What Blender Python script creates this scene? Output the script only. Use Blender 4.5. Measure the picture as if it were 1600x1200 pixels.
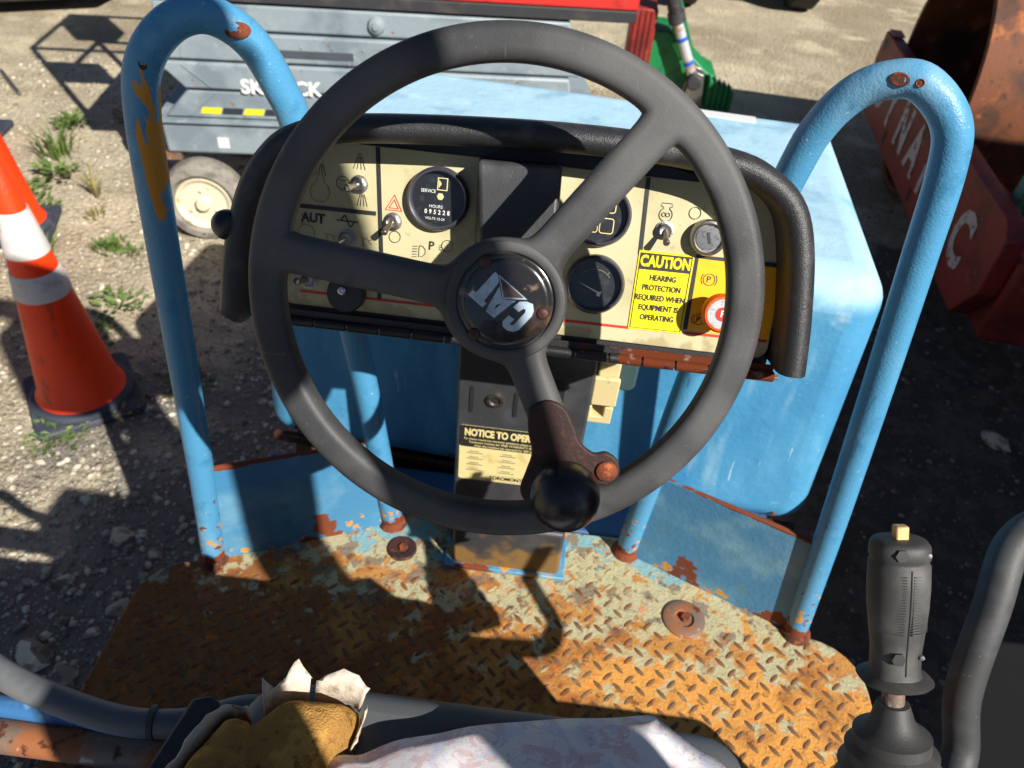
import bpy, bmesh, math, random
import numpy as np
from mathutils import Vector, Matrix
random.seed(7); rng = np.random.default_rng(7)
scene = bpy.context.scene
for o in list(bpy.data.objects): bpy.data.objects.remove(o)
col = scene.collection

# ------------------------------------------------------------------ camera, sky, sun, exposure
PITCH, ROLL, YAW = math.radians(41), math.radians(5.5), math.radians(-2)
CAM = Vector((0.01, 0, 1.88))
fw = Vector((math.sin(YAW)*math.cos(PITCH), math.cos(YAW)*math.cos(PITCH), -math.sin(PITCH)))
r0 = Vector((math.cos(YAW), -math.sin(YAW), 0)); u0 = r0.cross(fw)
rr = r0*math.cos(ROLL) + u0*math.sin(ROLL); uu = u0*math.cos(ROLL) - r0*math.sin(ROLL)
cd = bpy.data.cameras.new('camera'); cam = bpy.data.objects.new('camera', cd); col.objects.link(cam)
m = Matrix((rr, uu, -fw)).transposed().to_4x4(); m.translation = CAM; cam.matrix_world = m
cd.sensor_width = 36; cd.lens = 27.0; cd.clip_start = 0.02; cd.clip_end = 900
cd.dof.use_dof = True; cd.dof.focus_distance = 0.68; cd.dof.aperture_fstop = 9.5
scene.camera = cam
scene.cycles.max_bounces = 6; scene.cycles.diffuse_bounces = 3; scene.cycles.glossy_bounces = 3

SUN = Vector((.536, -.568, .624)).normalized()
world = bpy.data.worlds.new('World'); scene.world = world; world.use_nodes = True
wn = world.node_tree; bg = wn.nodes['Background']
sky = wn.nodes.new('ShaderNodeTexSky'); sky.sky_type = 'NISHITA'; sky.sun_disc = False
sky.sun_elevation = math.asin(SUN.z); sky.sun_rotation = math.atan2(SUN.x, SUN.y)
wn.links.new(sky.outputs[0], bg.inputs[0]); bg.inputs[1].default_value = 0.05; sky.dust_density = .3; sky.air_density = .7
sl = bpy.data.lights.new('sun', 'SUN'); sl.energy = 5.0; sl.angle = math.radians(.5); sl.color = (1, .955, .88)
so = bpy.data.objects.new('sun', sl); so.rotation_euler = SUN.to_track_quat('Z', 'Y').to_euler(); so.location = (6, -6, 8); col.objects.link(so)
vs = scene.view_settings; vs.view_transform = 'Standard'; vs.look = 'None'; vs.exposure = 0.68; vs.gamma = 1

# ------------------------------------------------------------------ materials
def lin(r, g, b):
    f = lambda c: (c/255)/12.92 if c/255 <= .04045 else ((c/255+.055)/1.055)**2.4
    return (f(r), f(g), f(b), 1)
MATS = {}
def mat(name, base, rough=.5, metal=0., layers=(), bump=None, spec=.5, coat=0., trans=0., island=0., bump2=None):
    """layers: (colour, scale, lo, hi, opts) - noise patches of another surface colour; bias=(axis,v0,v1,b0,b1)"""
    if name in MATS: return MATS[name]
    M = bpy.data.materials.new(name); M.use_nodes = True; nt = M.node_tree; N = nt.nodes; L = nt.links
    b = N['Principled BSDF']; b.inputs['Metallic'].default_value = metal
    b.inputs['Specular IOR Level'].default_value = spec; b.inputs['Coat Weight'].default_value = coat
    b.inputs['Transmission Weight'].default_value = trans
    tc = N.new('ShaderNodeTexCoord'); sep = N.new('ShaderNodeSeparateXYZ'); L.new(tc.outputs['Object'], sep.inputs[0])
    def noise(scale, detail=3, stretch=None, dist=0., rough_=.6, seed=0.):
        n = N.new('ShaderNodeTexNoise'); n.inputs['Scale'].default_value = scale; n.inputs['Detail'].default_value = detail
        n.inputs['Roughness'].default_value = rough_; n.inputs['Distortion'].default_value = dist
        mp = N.new('ShaderNodeMapping'); L.new(tc.outputs['Object'], mp.inputs[0])
        mp.inputs['Location'].default_value = (seed, seed*1.7, seed*.6)
        if stretch: mp.inputs['Scale'].default_value = stretch
        L.new(mp.outputs[0], n.inputs['Vector']); return n.outputs['Fac']
    def math_(op, a, bb):
        n = N.new('ShaderNodeMath'); n.operation = op
        for i, v in enumerate((a, bb)):
            if isinstance(v, (int, float)): n.inputs[i].default_value = v
            else: L.new(v, n.inputs[i])
        return n.outputs[0]
    def remap(v, a, bb, c, d, smooth=False):
        n = N.new('ShaderNodeMapRange'); n.clamp = True
        if smooth: n.interpolation_type = 'SMOOTHSTEP'
        L.new(v, n.inputs[0])
        for i, x in enumerate((a, bb, c, d)): n.inputs[i+1].default_value = x
        return n.outputs[0]
    colr = None; ro = None
    rgb = N.new('ShaderNodeRGB'); rgb.outputs[0].default_value = (*base[:3], 1); colr = rgb.outputs[0]
    val = N.new('ShaderNodeValue'); val.outputs[0].default_value = rough; ro = val.outputs[0]
    hgt = None
    for k, (c, scale, lo, hi, *op) in enumerate(layers):
        op = op[0] if op else {}
        if op.get('vor'):
            vn = N.new('ShaderNodeTexVoronoi'); vn.inputs['Scale'].default_value = scale; L.new(tc.outputs['Object'], vn.inputs['Vector'])
            f = vn.outputs['Distance']
        else:
            f = noise(scale, op.get('detail', 3), op.get('stretch'), op.get('dist', 0.), op.get('nr', .6), op.get('seed', k*3.1+1))
        bl = op.get('bias', ())
        if bl and not isinstance(bl[0], tuple): bl = (bl,)
        for (ax, v0, v1, b0, b1) in bl:
            f = math_('ADD', f, remap(sep.outputs[ax], v0, v1, b0, b1))
        f = remap(f, lo, hi, 0, op.get('amt', 1.), True)
        mx = N.new('ShaderNodeMix'); mx.data_type = 'RGBA'; L.new(f, mx.inputs[0]); L.new(colr, mx.inputs[6]); mx.inputs[7].default_value = (*c[:3], 1)
        colr = mx.outputs[2]
        if 'rough' in op:
            mr = N.new('ShaderNodeMix'); L.new(f, mr.inputs[0]); L.new(ro, mr.inputs[2]); mr.inputs[3].default_value = op['rough']; ro = mr.outputs[0]
        if 'h' in op:
            t = math_('MULTIPLY', f, op['h']); hgt = t if hgt is None else math_('ADD', hgt, t)
    if island:
        g = N.new('ShaderNodeNewGeometry'); hv = N.new('ShaderNodeHueSaturation'); L.new(colr, hv.inputs['Color'])
        L.new(remap(g.outputs['Random Per Island'], 0, 1, 1-island, 1+island), hv.inputs['Value']); colr = hv.outputs[0]
    L.new(colr, b.inputs['Base Color']); L.new(ro, b.inputs['Roughness'])
    if bump or hgt is not None:
        h = None
        if bump:
            h = math_('MULTIPLY', noise(bump[0], 2), bump[1])
            if bump2: h = math_('ADD', h, math_('MULTIPLY', noise(bump2[0], 2), bump2[1]))
        if hgt is not None: h = hgt if h is None else math_('ADD', h, hgt)
        bp = N.new('ShaderNodeBump'); bp.inputs['Strength'].default_value = 1; bp.inputs['Distance'].default_value = 1
        L.new(h, bp.inputs['Height']); L.new(bp.outputs[0], b.inputs['Normal'])
    MATS[name] = M; return M

X, Y, Z = 0, 1, 2
RUST = lin(112, 52, 24); RUST2 = lin(150, 84, 36); OCHRE = lin(196, 136, 48); BLUE = (.068, .26, .445); PALE = (.27, .47, .60)
blue_rail = mat('blue_rail', BLUE, .40, layers=[
    (PALE, 9, .52, .78, {'stretch': (1, 1, .35), 'amt': .55}),
    ((.03, .15, .31), 30, .55, .75, {'amt': .6}),
    (OCHRE, 30, .635, .66, {'rough': .8, 'stretch': (1, 1, .25), 'bias': ((X, -.462, -.444, -.5, .14), (X, -.425, -.40, 0, -.6), (Z, 1.32, 1.42, -.5, .0), (Z, 1.58, 1.61, 0, -.5))}),
    ((.36, .52, .60), 170, .67, .72, {'amt': .7}), ((.02, .10, .2), 60, .66, .74, {'amt': .6, 'stretch': (1, 1, .2)}),
    (RUST, 42, .70, .73, {'rough': .85, 'bias': (Z, .80, .98, .13, -.05)}),
    (OCHRE, 60, .66, .70, {'rough': .85, 'bias': (Z, .80, .98, .10, -.1)}),
    (RUST, 50, .45, .55, {'rough': .9, 'bias': (Z, .77, .80, .2, -.6)})],
    bump=(380, .0006), bump2=(60, .0005), spec=.4)
blue_plate = mat('blue_kick_plate', (.05, .2, .36), .5, layers=[
    (lin(120, 164, 180), 9, .45, .75, {'amt': .7}),
    (lin(84, 120, 134), 26, .55, .75, {'amt': .6}),
    (OCHRE, 40, .66, .70, {'rough': .8, 'bias': (Z, .75, .83, .12, -.12)}),
    (RUST, 14, .64, .67, {'rough': .9, 'bias': (Z, .75, .87, .10, -.12)}),
    (RUST, 60, .74, .78, {'rough': .9}),
    (RUST, 40, .45, .55, {'rough': .9, 'bias': (Z, .957, .968, -.6, .2)})], bump=(120, .0008))
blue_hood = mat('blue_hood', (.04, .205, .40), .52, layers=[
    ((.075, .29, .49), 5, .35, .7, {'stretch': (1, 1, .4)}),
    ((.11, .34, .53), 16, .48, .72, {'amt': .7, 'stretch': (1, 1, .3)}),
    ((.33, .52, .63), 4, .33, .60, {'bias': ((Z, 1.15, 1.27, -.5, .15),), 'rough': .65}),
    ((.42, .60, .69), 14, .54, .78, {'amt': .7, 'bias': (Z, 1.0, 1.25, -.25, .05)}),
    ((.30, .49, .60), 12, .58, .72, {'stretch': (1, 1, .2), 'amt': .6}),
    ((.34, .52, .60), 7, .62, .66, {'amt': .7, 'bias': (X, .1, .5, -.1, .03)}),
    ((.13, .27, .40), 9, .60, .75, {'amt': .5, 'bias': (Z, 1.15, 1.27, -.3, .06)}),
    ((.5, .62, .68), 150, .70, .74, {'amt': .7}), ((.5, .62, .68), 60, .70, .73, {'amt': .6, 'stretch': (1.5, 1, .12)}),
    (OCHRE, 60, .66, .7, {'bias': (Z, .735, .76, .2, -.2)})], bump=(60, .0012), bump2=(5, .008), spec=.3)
deck = mat('rusty_deck', lin(170, 120, 64), .85, layers=[
    (lin(150, 92, 44), 30, .44, .64, {'amt': .8}),
    (lin(198, 140, 70), 11, .46, .62, {'bias': ((X, -.1, .35, -.16, .12), (Y, .5, .76, .08, -.16))}),
    (lin(124, 74, 44), 13, .42, .62, {'amt': .8, 'bias': ((X, -.4, .15, .18, -.12), (Y, .68, .80, .0, -.18))}),
    (lin(166, 166, 134), 26, .47, .57, {'bias': ((Y, .58, .84, -.15, .14), (X, -.3, .2, -.05, .02)), 'rough': .65, 'amt': .85}),
    (lin(110, 96, 84), 19, .54, .60, {'amt': .8, 'bias': ((Y, .64, .76, -.2, .02),)}),
    (lin(120, 156, 160), 21, .58, .62, {'bias': ((Y, .68, .86, -.25, .11),), 'rough': .55}),
    (lin(204, 112, 40), 46, .60, .72, {'amt': .65}),
    (lin(92, 48, 26), 85, .56, .70, {'amt': .7}),
    (lin(196, 186, 140), 130, .66, .74, {'amt': .5})], bump=(210, .0018), bump2=(40, .002), spec=.2)
lugm = mat('worn_tread', lin(112, 84, 60), .8, layers=[
    (lin(124, 96, 68), 14, .45, .6, {}), (lin(104, 60, 34), 24, .46, .64, {'bias': (X, -.5, .2, .1, -.05)}),
    (lin(158, 146, 108), 18, .50, .62, {'bias': (Y, .55, .82, -.15, .12)}),
    (lin(170, 100, 50), 60, .60, .72, {}), (lin(84, 48, 28), 110, .56, .7, {'amt': .7})], bump=(300, .0012), spec=.2)
rust = mat('rust', RUST, .85, layers=[(lin(70, 34, 22), 40, .45, .6), (lin(160, 88, 40), 90, .58, .7)], bump=(300, .0008))
rust_dark = mat('dark_rust', lin(58, 26, 20), .75, layers=[(lin(118, 54, 30), 60, .52, .68), (lin(34, 20, 18), 25, .5, .65)], bump=(350, .0006))
rusty_metal = mat('rusty_metal', lin(120, 104, 92), .55, .3, layers=[(lin(150, 92, 56), 18, .42, .6, {'rough': .85}), (lin(86, 46, 28), 45, .58, .68, {'rough': .9}), (lin(190, 176, 160), 26, .62, .7)], bump=(200, .0005))
hinge_m = mat('hinge_steel', lin(52, 50, 52), .45, .6, layers=[(RUST, 30, .5, .58, {'rough': .9, 'bias': (X, -.05, .16, -.25, .16)}), (lin(150, 146, 140), 40, .6, .7, {'bias': (X, .0, .1, -.1, .02)})], bump=(300, .0004))
wheel_m = mat('worn_black_plastic', (.036, .036, .038), .52, layers=[((.085, .084, .083), 7, .38, .66, {'rough': .62}), ((.022, .022, .024), 16, .58, .72, {'amt': .6}), ((.17, .165, .155), 90, .68, .74, {'amt': .6, 'stretch': (1, .12, .12)}), ((.15, .145, .135), 110, .70, .75, {'amt': .6, 'stretch': (.1, 1, 1), 'seed': 21}), ((.13, .125, .12), 300, .60, .8, {'amt': .4})], bump=(700, .00015), bump2=(45, .0005), spec=.35)
black = mat('black_plastic', (.018, .018, .02), .45, layers=[((.05, .05, .05), 60, .6, .8, {'amt': .6})], bump=(500, .0002))
visor_m = mat('grained_black_vinyl', (.022, .022, .024), .42, layers=[((.07, .07, .072), 40, .5, .75, {'amt': .7}), ((.16, .16, .16), 500, .68, .78, {'amt': .5})], bump=(900, .0005), bump2=(260, .0003))
grip_m = mat('grip_rubber', (.032, .031, .03), .6, layers=[((.075, .072, .068), 20, .45, .7)], bump=(600, .0002))
knob_m = mat('gloss_black', (.008, .009, .012), .3, layers=[((.02, .02, .024), 15, .5, .7)], bump=(300, .00006), spec=.5)
panel_m = mat('cream_panel', lin(186, 178, 140), .5, layers=[(lin(170, 160, 120), 12, .45, .7), (lin(150, 138, 100), 22, .58, .75, {'amt': .6}), (lin(130, 112, 80), 90, .64, .76, {'amt': .5}), (lin(150, 132, 92), 34, .5, .62, {'amt': .7, 'bias': (Z, 1.415, 1.44, .12, -.2)})], bump=(300, .00008))
print_k = mat('black_print', (.02, .02, .02), .5)
print_r = mat('red_print', lin(196, 44, 30), .5)
print_w = mat('white_print', (.72, .72, .70), .5)
print_grey = mat('grey_print', lin(112, 108, 90), .6)
logo_m = mat('pale_logo', lin(168, 186, 200), .35, layers=[(lin(140, 156, 170), 80, .5, .7)])
bronze = mat('bronze_triangle', lin(112, 92, 84), .35, .3, layers=[(lin(72, 56, 52), 70, .4, .7)])
cap_m = mat('grimy_hub_cap', (.014, .012, .011), .22, layers=[(lin(84, 58, 40), 26, .5, .72, {'rough': .4}), (lin(130, 104, 84), 60, .6, .75, {'amt': .7, 'rough': .5}), (lin(170, 150, 130), 34, .68, .76, {'amt': .6})], bump=(60, .0004), coat=.3)
yellow = mat('yellow_label', lin(238, 216, 0), .45, layers=[(lin(216, 192, 10), 60, .5, .75, {'amt': .5})])
amber = mat('amber_label', lin(240, 178, 0), .45, layers=[(lin(214, 150, 10), 60, .5, .75, {'amt': .5})])
cream_lab = mat('cream_label', lin(216, 200, 140), .55, layers=[(lin(190, 170, 110), 40, .5, .75)])
steel = mat('steel', (.5, .49, .47), .28, 1., layers=[((.3, .27, .24), 200, .5, .7)])
dull_steel = mat('dull_steel', (.36, .34, .32), .42, 1., layers=[((.2, .17, .14), 150, .5, .7)], bump=(500, .0002))
bezel_m = mat('gauge_bezel', (.10, .10, .125), .3, .5, layers=[((.2, .2, .23), 60, .55, .75)])
gauge_k = mat('gauge_face', (.012, .014, .016), .35, layers=[((.03, .032, .034), 120, .5, .7)], coat=.5)
orange_k = mat('orange_knob', lin(216, 84, 16), .4)
silver_k = mat('silver_disc', (.55, .56, .58), .4, .5, layers=[((.3, .3, .32), 300, .5, .7)])
cream_box = mat('cream_plastic', lin(206, 188, 138), .5, layers=[(lin(170, 150, 100), 60, .6, .75)])
smoke = mat('smoky_plastic', lin(70, 92, 96), .3, trans=.3)
col_m = mat('column_paint', (.035, .036, .04), .5, layers=[((.075, .076, .08), 8, .45, .7), ((.16, .16, .16), 260, .68, .76, {'amt': .7}), (lin(120, 90, 46), 9, .5, .62, {'bias': (Z, .76, .90, .22, -.25), 'rough': .8}), (RUST, 30, .6, .66, {'bias': (Z, .75, .82, .1, -.25)})], bump=(300, .0003))
pipe_m = mat('grey_pipe', (.10, .105, .11), .45, layers=[((.16, .165, .17), 12, .45, .7), (lin(150, 120, 90), 60, .68, .74, {'amt': .6})], bump=(300, .0003))
frame_k = mat('black_steel', (.022, .022, .024), .6, layers=[((.05, .05, .052), 30, .5, .7)], bump=(200, .0002))
foam_m = mat('torn_foam', lin(160, 120, 66), .95, layers=[(lin(190, 146, 76), 30, .45, .65), (lin(118, 86, 42), 70, .52, .68), (lin(92, 66, 28), 22, .60, .75, {'amt': .7})], bump=(520, .0022), bump2=(160, .0012), spec=.03)
vinyl_m = mat('torn_vinyl', lin(196, 184, 168), .6, layers=[(lin(150, 136, 112), 40, .5, .7), (lin(216, 196, 160), 90, .6, .75)], bump=(200, .001))
seat_m = mat('grey_seat_vinyl', (.085, .09, .095), .5, layers=[((.12, .125, .13), 8, .45, .7)], bump=(600, .0003))
cloth_m = mat('floral_cloth', lin(232, 226, 226), .85, layers=[
    (lin(206, 210, 230), 13, .50, .56, {'dist': 1.5, 'amt': .8}), (lin(220, 190, 190), 20, .50, .54, {'dist': 3., 'amt': .75}),
    (lin(232, 228, 228), 26, .55, .60, {'dist': 2.}), (lin(192, 166, 172), 60, .60, .66, {'dist': 4., 'amt': .6}), (lin(236, 232, 230), 9, .58, .66, {'dist': 1.})], bump=(900, .0006), bump2=(14, .003), spec=.15)
ground_m = mat('sandy_gravel', lin(178, 166, 142), .95, layers=[
    (lin(152, 138, 114), .8, .42, .62, {}), (lin(198, 184, 156), 2.6, .48, .66, {}),
    (lin(206, 196, 174), 60, .55, .68, {'amt': .8}), (lin(116, 102, 82), 42, .55, .70, {'amt': .7, 'seed': 9}), (lin(96, 86, 72), 120, .58, .72, {'amt': .7}),
    (lin(112, 108, 102), 1.6, .44, .62, {'bias': ((X, -2.2, -1.0, -.4, .12), (Y, 1.7, 2.9, .1, -.5)), 'amt': .85}),  # darker grey towards the roller's left side
    (lin(92, 86, 78), 1.9, .40, .56, {'bias': ((X, .3, 1.0, -.6, .2), (Y, 2.9, 4.0, .1, -.6))}),  # darker ground to the right of the roller
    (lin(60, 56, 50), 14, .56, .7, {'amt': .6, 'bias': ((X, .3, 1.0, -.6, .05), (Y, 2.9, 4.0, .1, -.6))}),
    (lin(112, 98, 72), 5, .6, .75, {'amt': .4})], bump=(40, .022), bump2=(130, .009), spec=.2)
pebble_m = mat('pebble', lin(176, 166, 148), .9, layers=[(lin(128, 118, 104), 30, .45, .6), (lin(206, 198, 182), 18, .55, .7)], island=.45, bump=(300, .001), spec=.2)
dpebble_m = mat('dark_pebble', lin(112, 106, 98), .9, island=.5, bump=(300, .001))
grass_m = mat('weed_green', (.075, .13, .022), .6, layers=[((.16, .2, .05), 20, .5, .7), ((.22, .2, .08), 9, .6, .75)], island=.3)
straw_m = mat('dry_weed', (.20, .17, .06), .7, layers=[((.24, .26, .06), 20, .5, .7)], island=.3)
cone_o = mat('cone_orange', lin(255, 62, 4), .5, layers=[(lin(226, 48, 6), 12, .55, .75, {'amt': .6}), (lin(150, 56, 30), 60, .68, .75, {'amt': .6}), (lin(120, 60, 44), 9, .62, .68, {'amt': .5, 'stretch': (3, 3, .6)})], bump=(80, .0012))
cone_w = mat('cone_white_sleeve', lin(206, 200, 194), .55, layers=[(lin(160, 142, 124), 16, .52, .72, {'amt': .7}), (lin(130, 116, 100), 70, .62, .74, {'amt': .6})], bump=(160, .0006))
cone_b = mat('cone_base_rubber', (.035, .042, .06), .7, layers=[((.07, .07, .08), 20, .5, .7)], bump=(120, .001))
lift_m = mat('lift_grey', lin(134, 146, 152), .5, layers=[(lin(112, 124, 132), 4, .45, .65), (lin(156, 164, 166), 14, .55, .75, {'amt': .6}), (lin(126, 84, 54), 26, .68, .72, {'amt': .8}), (lin(150, 120, 90), 5, .66, .74, {'stretch': (.4, 1, 6), 'amt': .5})], bump=(60, .0008))
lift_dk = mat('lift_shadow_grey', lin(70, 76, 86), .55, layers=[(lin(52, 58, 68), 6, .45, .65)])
lift_red = mat('red_deck', lin(196, 48, 40), .5, layers=[(lin(150, 40, 34), 9, .5, .7), (lin(140, 90, 50), 30, .66, .72)], bump=(80, .0006))
red_m = mat('roller_red', lin(138, 40, 34), .55, layers=[(lin(104, 30, 30), 5, .45, .65), (lin(150, 86, 66), 18, .6, .72, {'amt': .7}), (RUST, 30, .64, .7)], bump=(70, .001))
dyn_w = mat('worn_white_paint', lin(196, 190, 190), .6, layers=[(lin(138, 44, 38), 34, .56, .62)], bump=(80, .0008))
drum_m = mat('rusty_drum', lin(112, 62, 32), .75, layers=[(lin(74, 44, 28), 4, .45, .62), (lin(168, 96, 42), 7, .55, .7), (lin(60, 36, 26), 30, .58, .72)], bump=(60, .0012))
tyre_g = mat('grey_tyre', lin(138, 132, 122), .85, layers=[(lin(104, 98, 88), 14, .45, .65)], bump=(90, .002))
rim_c = mat('cream_rim', lin(214, 204, 176), .5, layers=[(lin(170, 140, 96), 14, .58, .72), (RUST, 40, .70, .74)], bump=(80, .0008))
tyre_k = mat('black_tyre', (.02, .02, .02), .85, bump=(60, .004))
dark_v = mat('dark_chassis', (.03, .03, .034), .6, layers=[((.06, .055, .05), 8, .5, .7)])
green_m = mat('implement_green', lin(16, 120, 66), .5, layers=[(lin(30, 84, 60), 9, .5, .7), (lin(110, 80, 50), 40, .66, .72)], bump=(80, .001))
green_l = mat('bright_green', lin(70, 190, 90), .5)
teal_m = mat('teal_paint', lin(80, 140, 118), .6, layers=[(lin(120, 60, 40), 30, .55, .65)])
tape_y = mat('tape_yellow', lin(214, 206, 40), .5); tape_k = mat('tape_black', lin(44, 50, 58), .5)
wlab = mat('white_sticker', lin(206, 206, 206), .5)
skin_m = mat('skin', lin(170, 120, 90), .5); shirt_m = mat('shirt_cloth', lin(60, 70, 90), .9); 
brass = mat('brass_button', lin(206, 170, 116), .45, .2)

# ------------------------------------------------------------------ mesh helpers
class Fr:
    def __init__(s, o, u, v, w=None):
        s.o = Vector(o); s.u = Vector(u).normalized(); s.v = Vector(v).normalized(); s.w = Vector(w).normalized() if w is not None else s.u.cross(s.v).normalized()
    def __call__(s, a, b, c=0): return s.o + s.u*a + s.v*b + s.w*c
    def at(s, a, b, c=0): return Fr(s(a, b, c), s.u, s.v, s.w)
    def rot(s, deg):
        a = math.radians(deg); return Fr(s.o, s.u*math.cos(a)+s.v*math.sin(a), s.v*math.cos(a)-s.u*math.sin(a), s.w)
W = Fr((0, 0, 0), (1, 0, 0), (0, 1, 0), (0, 0, 1))
def axis_frame(a, b, hint=(1, 0, 0)):
    w = (Vector(b)-Vector(a)).normalized(); u = Vector(hint); u = (u - w*u.dot(w))
    if u.length < 1e-4: u = Vector((0, 1, 0)) - w*w.y
    u.normalize(); return Fr(a, u, w.cross(u), w)
class MB:
    def __init__(s): s.V = []; s.F = []
    def add(s, vs, fs):
        n = len(s.V); s.V += [tuple(v) for v in vs]; s.F += [tuple(i+n for i in f) for f in fs]; return s
    def box(s, fr, u0_, u1, v0, v1, w0, w1):
        p = [fr(a, b, c) for c in (w0, w1) for b in (v0, v1) for a in (u0_, u1)]
        return s.add(p, [(0, 2, 3, 1), (4, 5, 7, 6), (0, 1, 5, 4), (2, 6, 7, 3), (0, 4, 6, 2), (1, 3, 7, 5)])
    def prism(s, pts, fr, w0, w1):
        n = len(pts); p = [fr(a, b, w0) for a, b in pts] + [fr(a, b, w1) for a, b in pts]
        return s.add(p, [tuple(range(n))[::-1], tuple(range(n, 2*n))] + [(i, (i+1) % n, n+(i+1) % n, n+i) for i in range(n)])
    def face(s, pts, fr, w=0):
        return s.add([fr(a, b, w) for a, b in pts], [tuple(range(len(pts)))])
    def tube(s, path, r, seg=14, caps=True):
        P = [Vector(p) for p in path]; n = len(P); R = r if isinstance(r, (list, tuple)) else [r]*n
        T = [((P[min(i+1, n-1)]-P[max(i-1, 0)]).normalized()) for i in range(n)]
        a = Vector((0, 0, 1)) if abs(T[0].z) < .9 else Vector((1, 0, 0)); a = (a - T[0]*a.dot(T[0])).normalized()
        vs = []; fs = []
        for i in range(n):
            a = (a - T[i]*a.dot(T[i])).normalized(); b = T[i].cross(a)
            for k in range(seg):
                t = 2*math.pi*k/seg; vs.append(P[i] + (a*math.cos(t)+b*math.sin(t))*R[i])
        for i in range(n-1):
            for k in range(seg):
                k2 = (k+1) % seg; fs.append((i*seg+k, i*seg+k2, (i+1)*seg+k2, (i+1)*seg+k))
        if caps: fs += [tuple(range(seg))[::-1], tuple((n-1)*seg+k for k in range(seg))]
        return s.add(vs, fs)
    def lathe(s, prof, fr, seg=32, a0=0, a1=360):
        full = abs(a1-a0) >= 360; m_ = seg if full else seg+1; vs = []; fs = []
        for (r, h) in prof:
            for k in range(m_):
                t = math.radians(a0+(a1-a0)*k/seg); vs.append(fr(r*math.cos(t), r*math.sin(t), h))
        for i in range(len(prof)-1):
            for k in range(seg):
                k2 = (k+1) % m_; fs.append((i*m_+k, i*m_+k2, (i+1)*m_+k2, (i+1)*m_+k))
        if full:
            if prof[0][0] > 1e-6: fs.append(tuple(range(m_))[::-1])
            if prof[-1][0] > 1e-6: fs.append(tuple((len(prof)-1)*m_+k for k in range(m_)))
        return s.add(vs, fs)
    def sweep(s, path, fr, sec):
        n = len(path); m_ = len(sec); vs = []; fs = []
        for i in range(n):
            a = path[max(i-1, 0)]; b = path[min(i+1, n-1)]; t = Vector((b[0]-a[0], b[1]-a[1])).normalized(); nn = (-t.y, t.x)
            for (q, w) in sec: vs.append(fr(path[i][0]+nn[0]*q, path[i][1]+nn[1]*q, w))
        for i in range(n-1):
            for k in range(m_):
                k2 = (k+1) % m_; fs.append((i*m_+k, i*m_+k2, (i+1)*m_+k2, (i+1)*m_+k))
        fs += [tuple(range(m_))[::-1], tuple((n-1)*m_+k for k in range(m_))]
        return s.add(vs, fs)
    def ribbon(s, pts, wd, fr, w=0, closed=False):
        n = len(pts); vs = []; fs = []
        for i in range(n):
            a = pts[i-1] if (closed or i) else pts[0]; b = pts[(i+1) % n] if (closed or i < n-1) else pts[-1]
            t = Vector((b[0]-a[0], b[1]-a[1])); t = t.normalized() if t.length else Vector((1, 0))
            for q in (-wd/2, wd/2): vs.append(fr(pts[i][0]-t.y*q, pts[i][1]+t.x*q, w))
        for i in range(n if closed else n-1):
            j = (i+1) % n; fs.append((2*i, 2*j, 2*j+1, 2*i+1))
        return s.add(vs, fs)
    def ring(s, c, r, wd, fr, w=0, a0=0, a1=360, seg=28):
        full = abs(a1-a0) >= 360; k = seg if full else seg+1
        return s.ribbon([(c[0]+r*math.cos(math.radians(a0+(a1-a0)*i/seg)), c[1]+r*math.sin(math.radians(a0+(a1-a0)*i/seg))) for i in range(k)], wd, fr, w, full)
    def build(s, name, m_, parent=None, bevel=0, bseg=2, smooth=40, sub=0, kind=None, label=None, solid=0, recalc=True):
        me = bpy.data.meshes.new(name); me.from_pydata(s.V, [], s.F)
        return finish(me, name, m_, parent, bevel, bseg, smooth, sub, kind, label, solid, recalc)
def finish(me, name, m_, parent=None, bevel=0, bseg=2, smooth=40, sub=0, kind=None, label=None, solid=0, recalc=True):
    if recalc:
        bm = bmesh.new(); bm.from_mesh(me); bmesh.ops.remove_doubles(bm, verts=bm.verts, dist=1e-6)
        bmesh.ops.recalc_face_normals(bm, faces=bm.faces); bm.to_mesh(me); bm.free()
    if smooth:
        me.polygons.foreach_set('use_smooth', [True]*len(me.polygons)); me.set_sharp_from_angle(angle=math.radians(smooth))
    me.materials.append(m_); me.update()
    o = bpy.data.objects.new(name, me); col.objects.link(o)
    if solid: md = o.modifiers.new('solid', 'SOLIDIFY'); md.thickness = solid; md.offset = -1
    if bevel: md = o.modifiers.new('bevel', 'BEVEL'); md.width = bevel; md.segments = bseg; md.limit_method = 'ANGLE'; md.angle_limit = math.radians(35)
    if sub: md = o.modifiers.new('sub', 'SUBSURF'); md.levels = sub; md.render_levels = sub
    if parent is not None: adopt(o, parent)
    if kind: o['kind'] = kind
    if label: o['label'] = label
    return o
def adopt(o, parent):
    o.parent = parent
    if parent.type == 'EMPTY': o.matrix_parent_inverse = Matrix.Translation(-parent.location)
def thing(name, label, cat, loc, group=None):
    o = bpy.data.objects.new(name, None); o.location = loc; o.empty_display_size = .1; col.objects.link(o)
    return tag(o, label, cat, group)
def tag(o, label, cat, group=None):
    o['label'] = label; o['category'] = cat
    if group: o['group'] = group
    return o
def text(body, fr, size, m_, parent, name='lettering', bold=0., align='LEFT', sx=1., shear=0., w=0.0004):
    c = bpy.data.curves.new('txt', 'FONT'); c.body = body; c.size = size; c.offset = bold; c.align_x = align; c.align_y = 'CENTER'; c.shear = shear
    c.resolution_u = 3; c.fill_mode = 'FRONT'
    o = bpy.data.objects.new('txt', c); me = bpy.data.meshes.new_from_object(o)
    bpy.data.objects.remove(o); bpy.data.curves.remove(c)
    for v in me.vertices: v.co = fr(v.co.x*sx, v.co.y, w)
    me.materials.clear(); me.name = name
    return finish(me, name, m_, parent, smooth=0, recalc=False)
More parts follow.
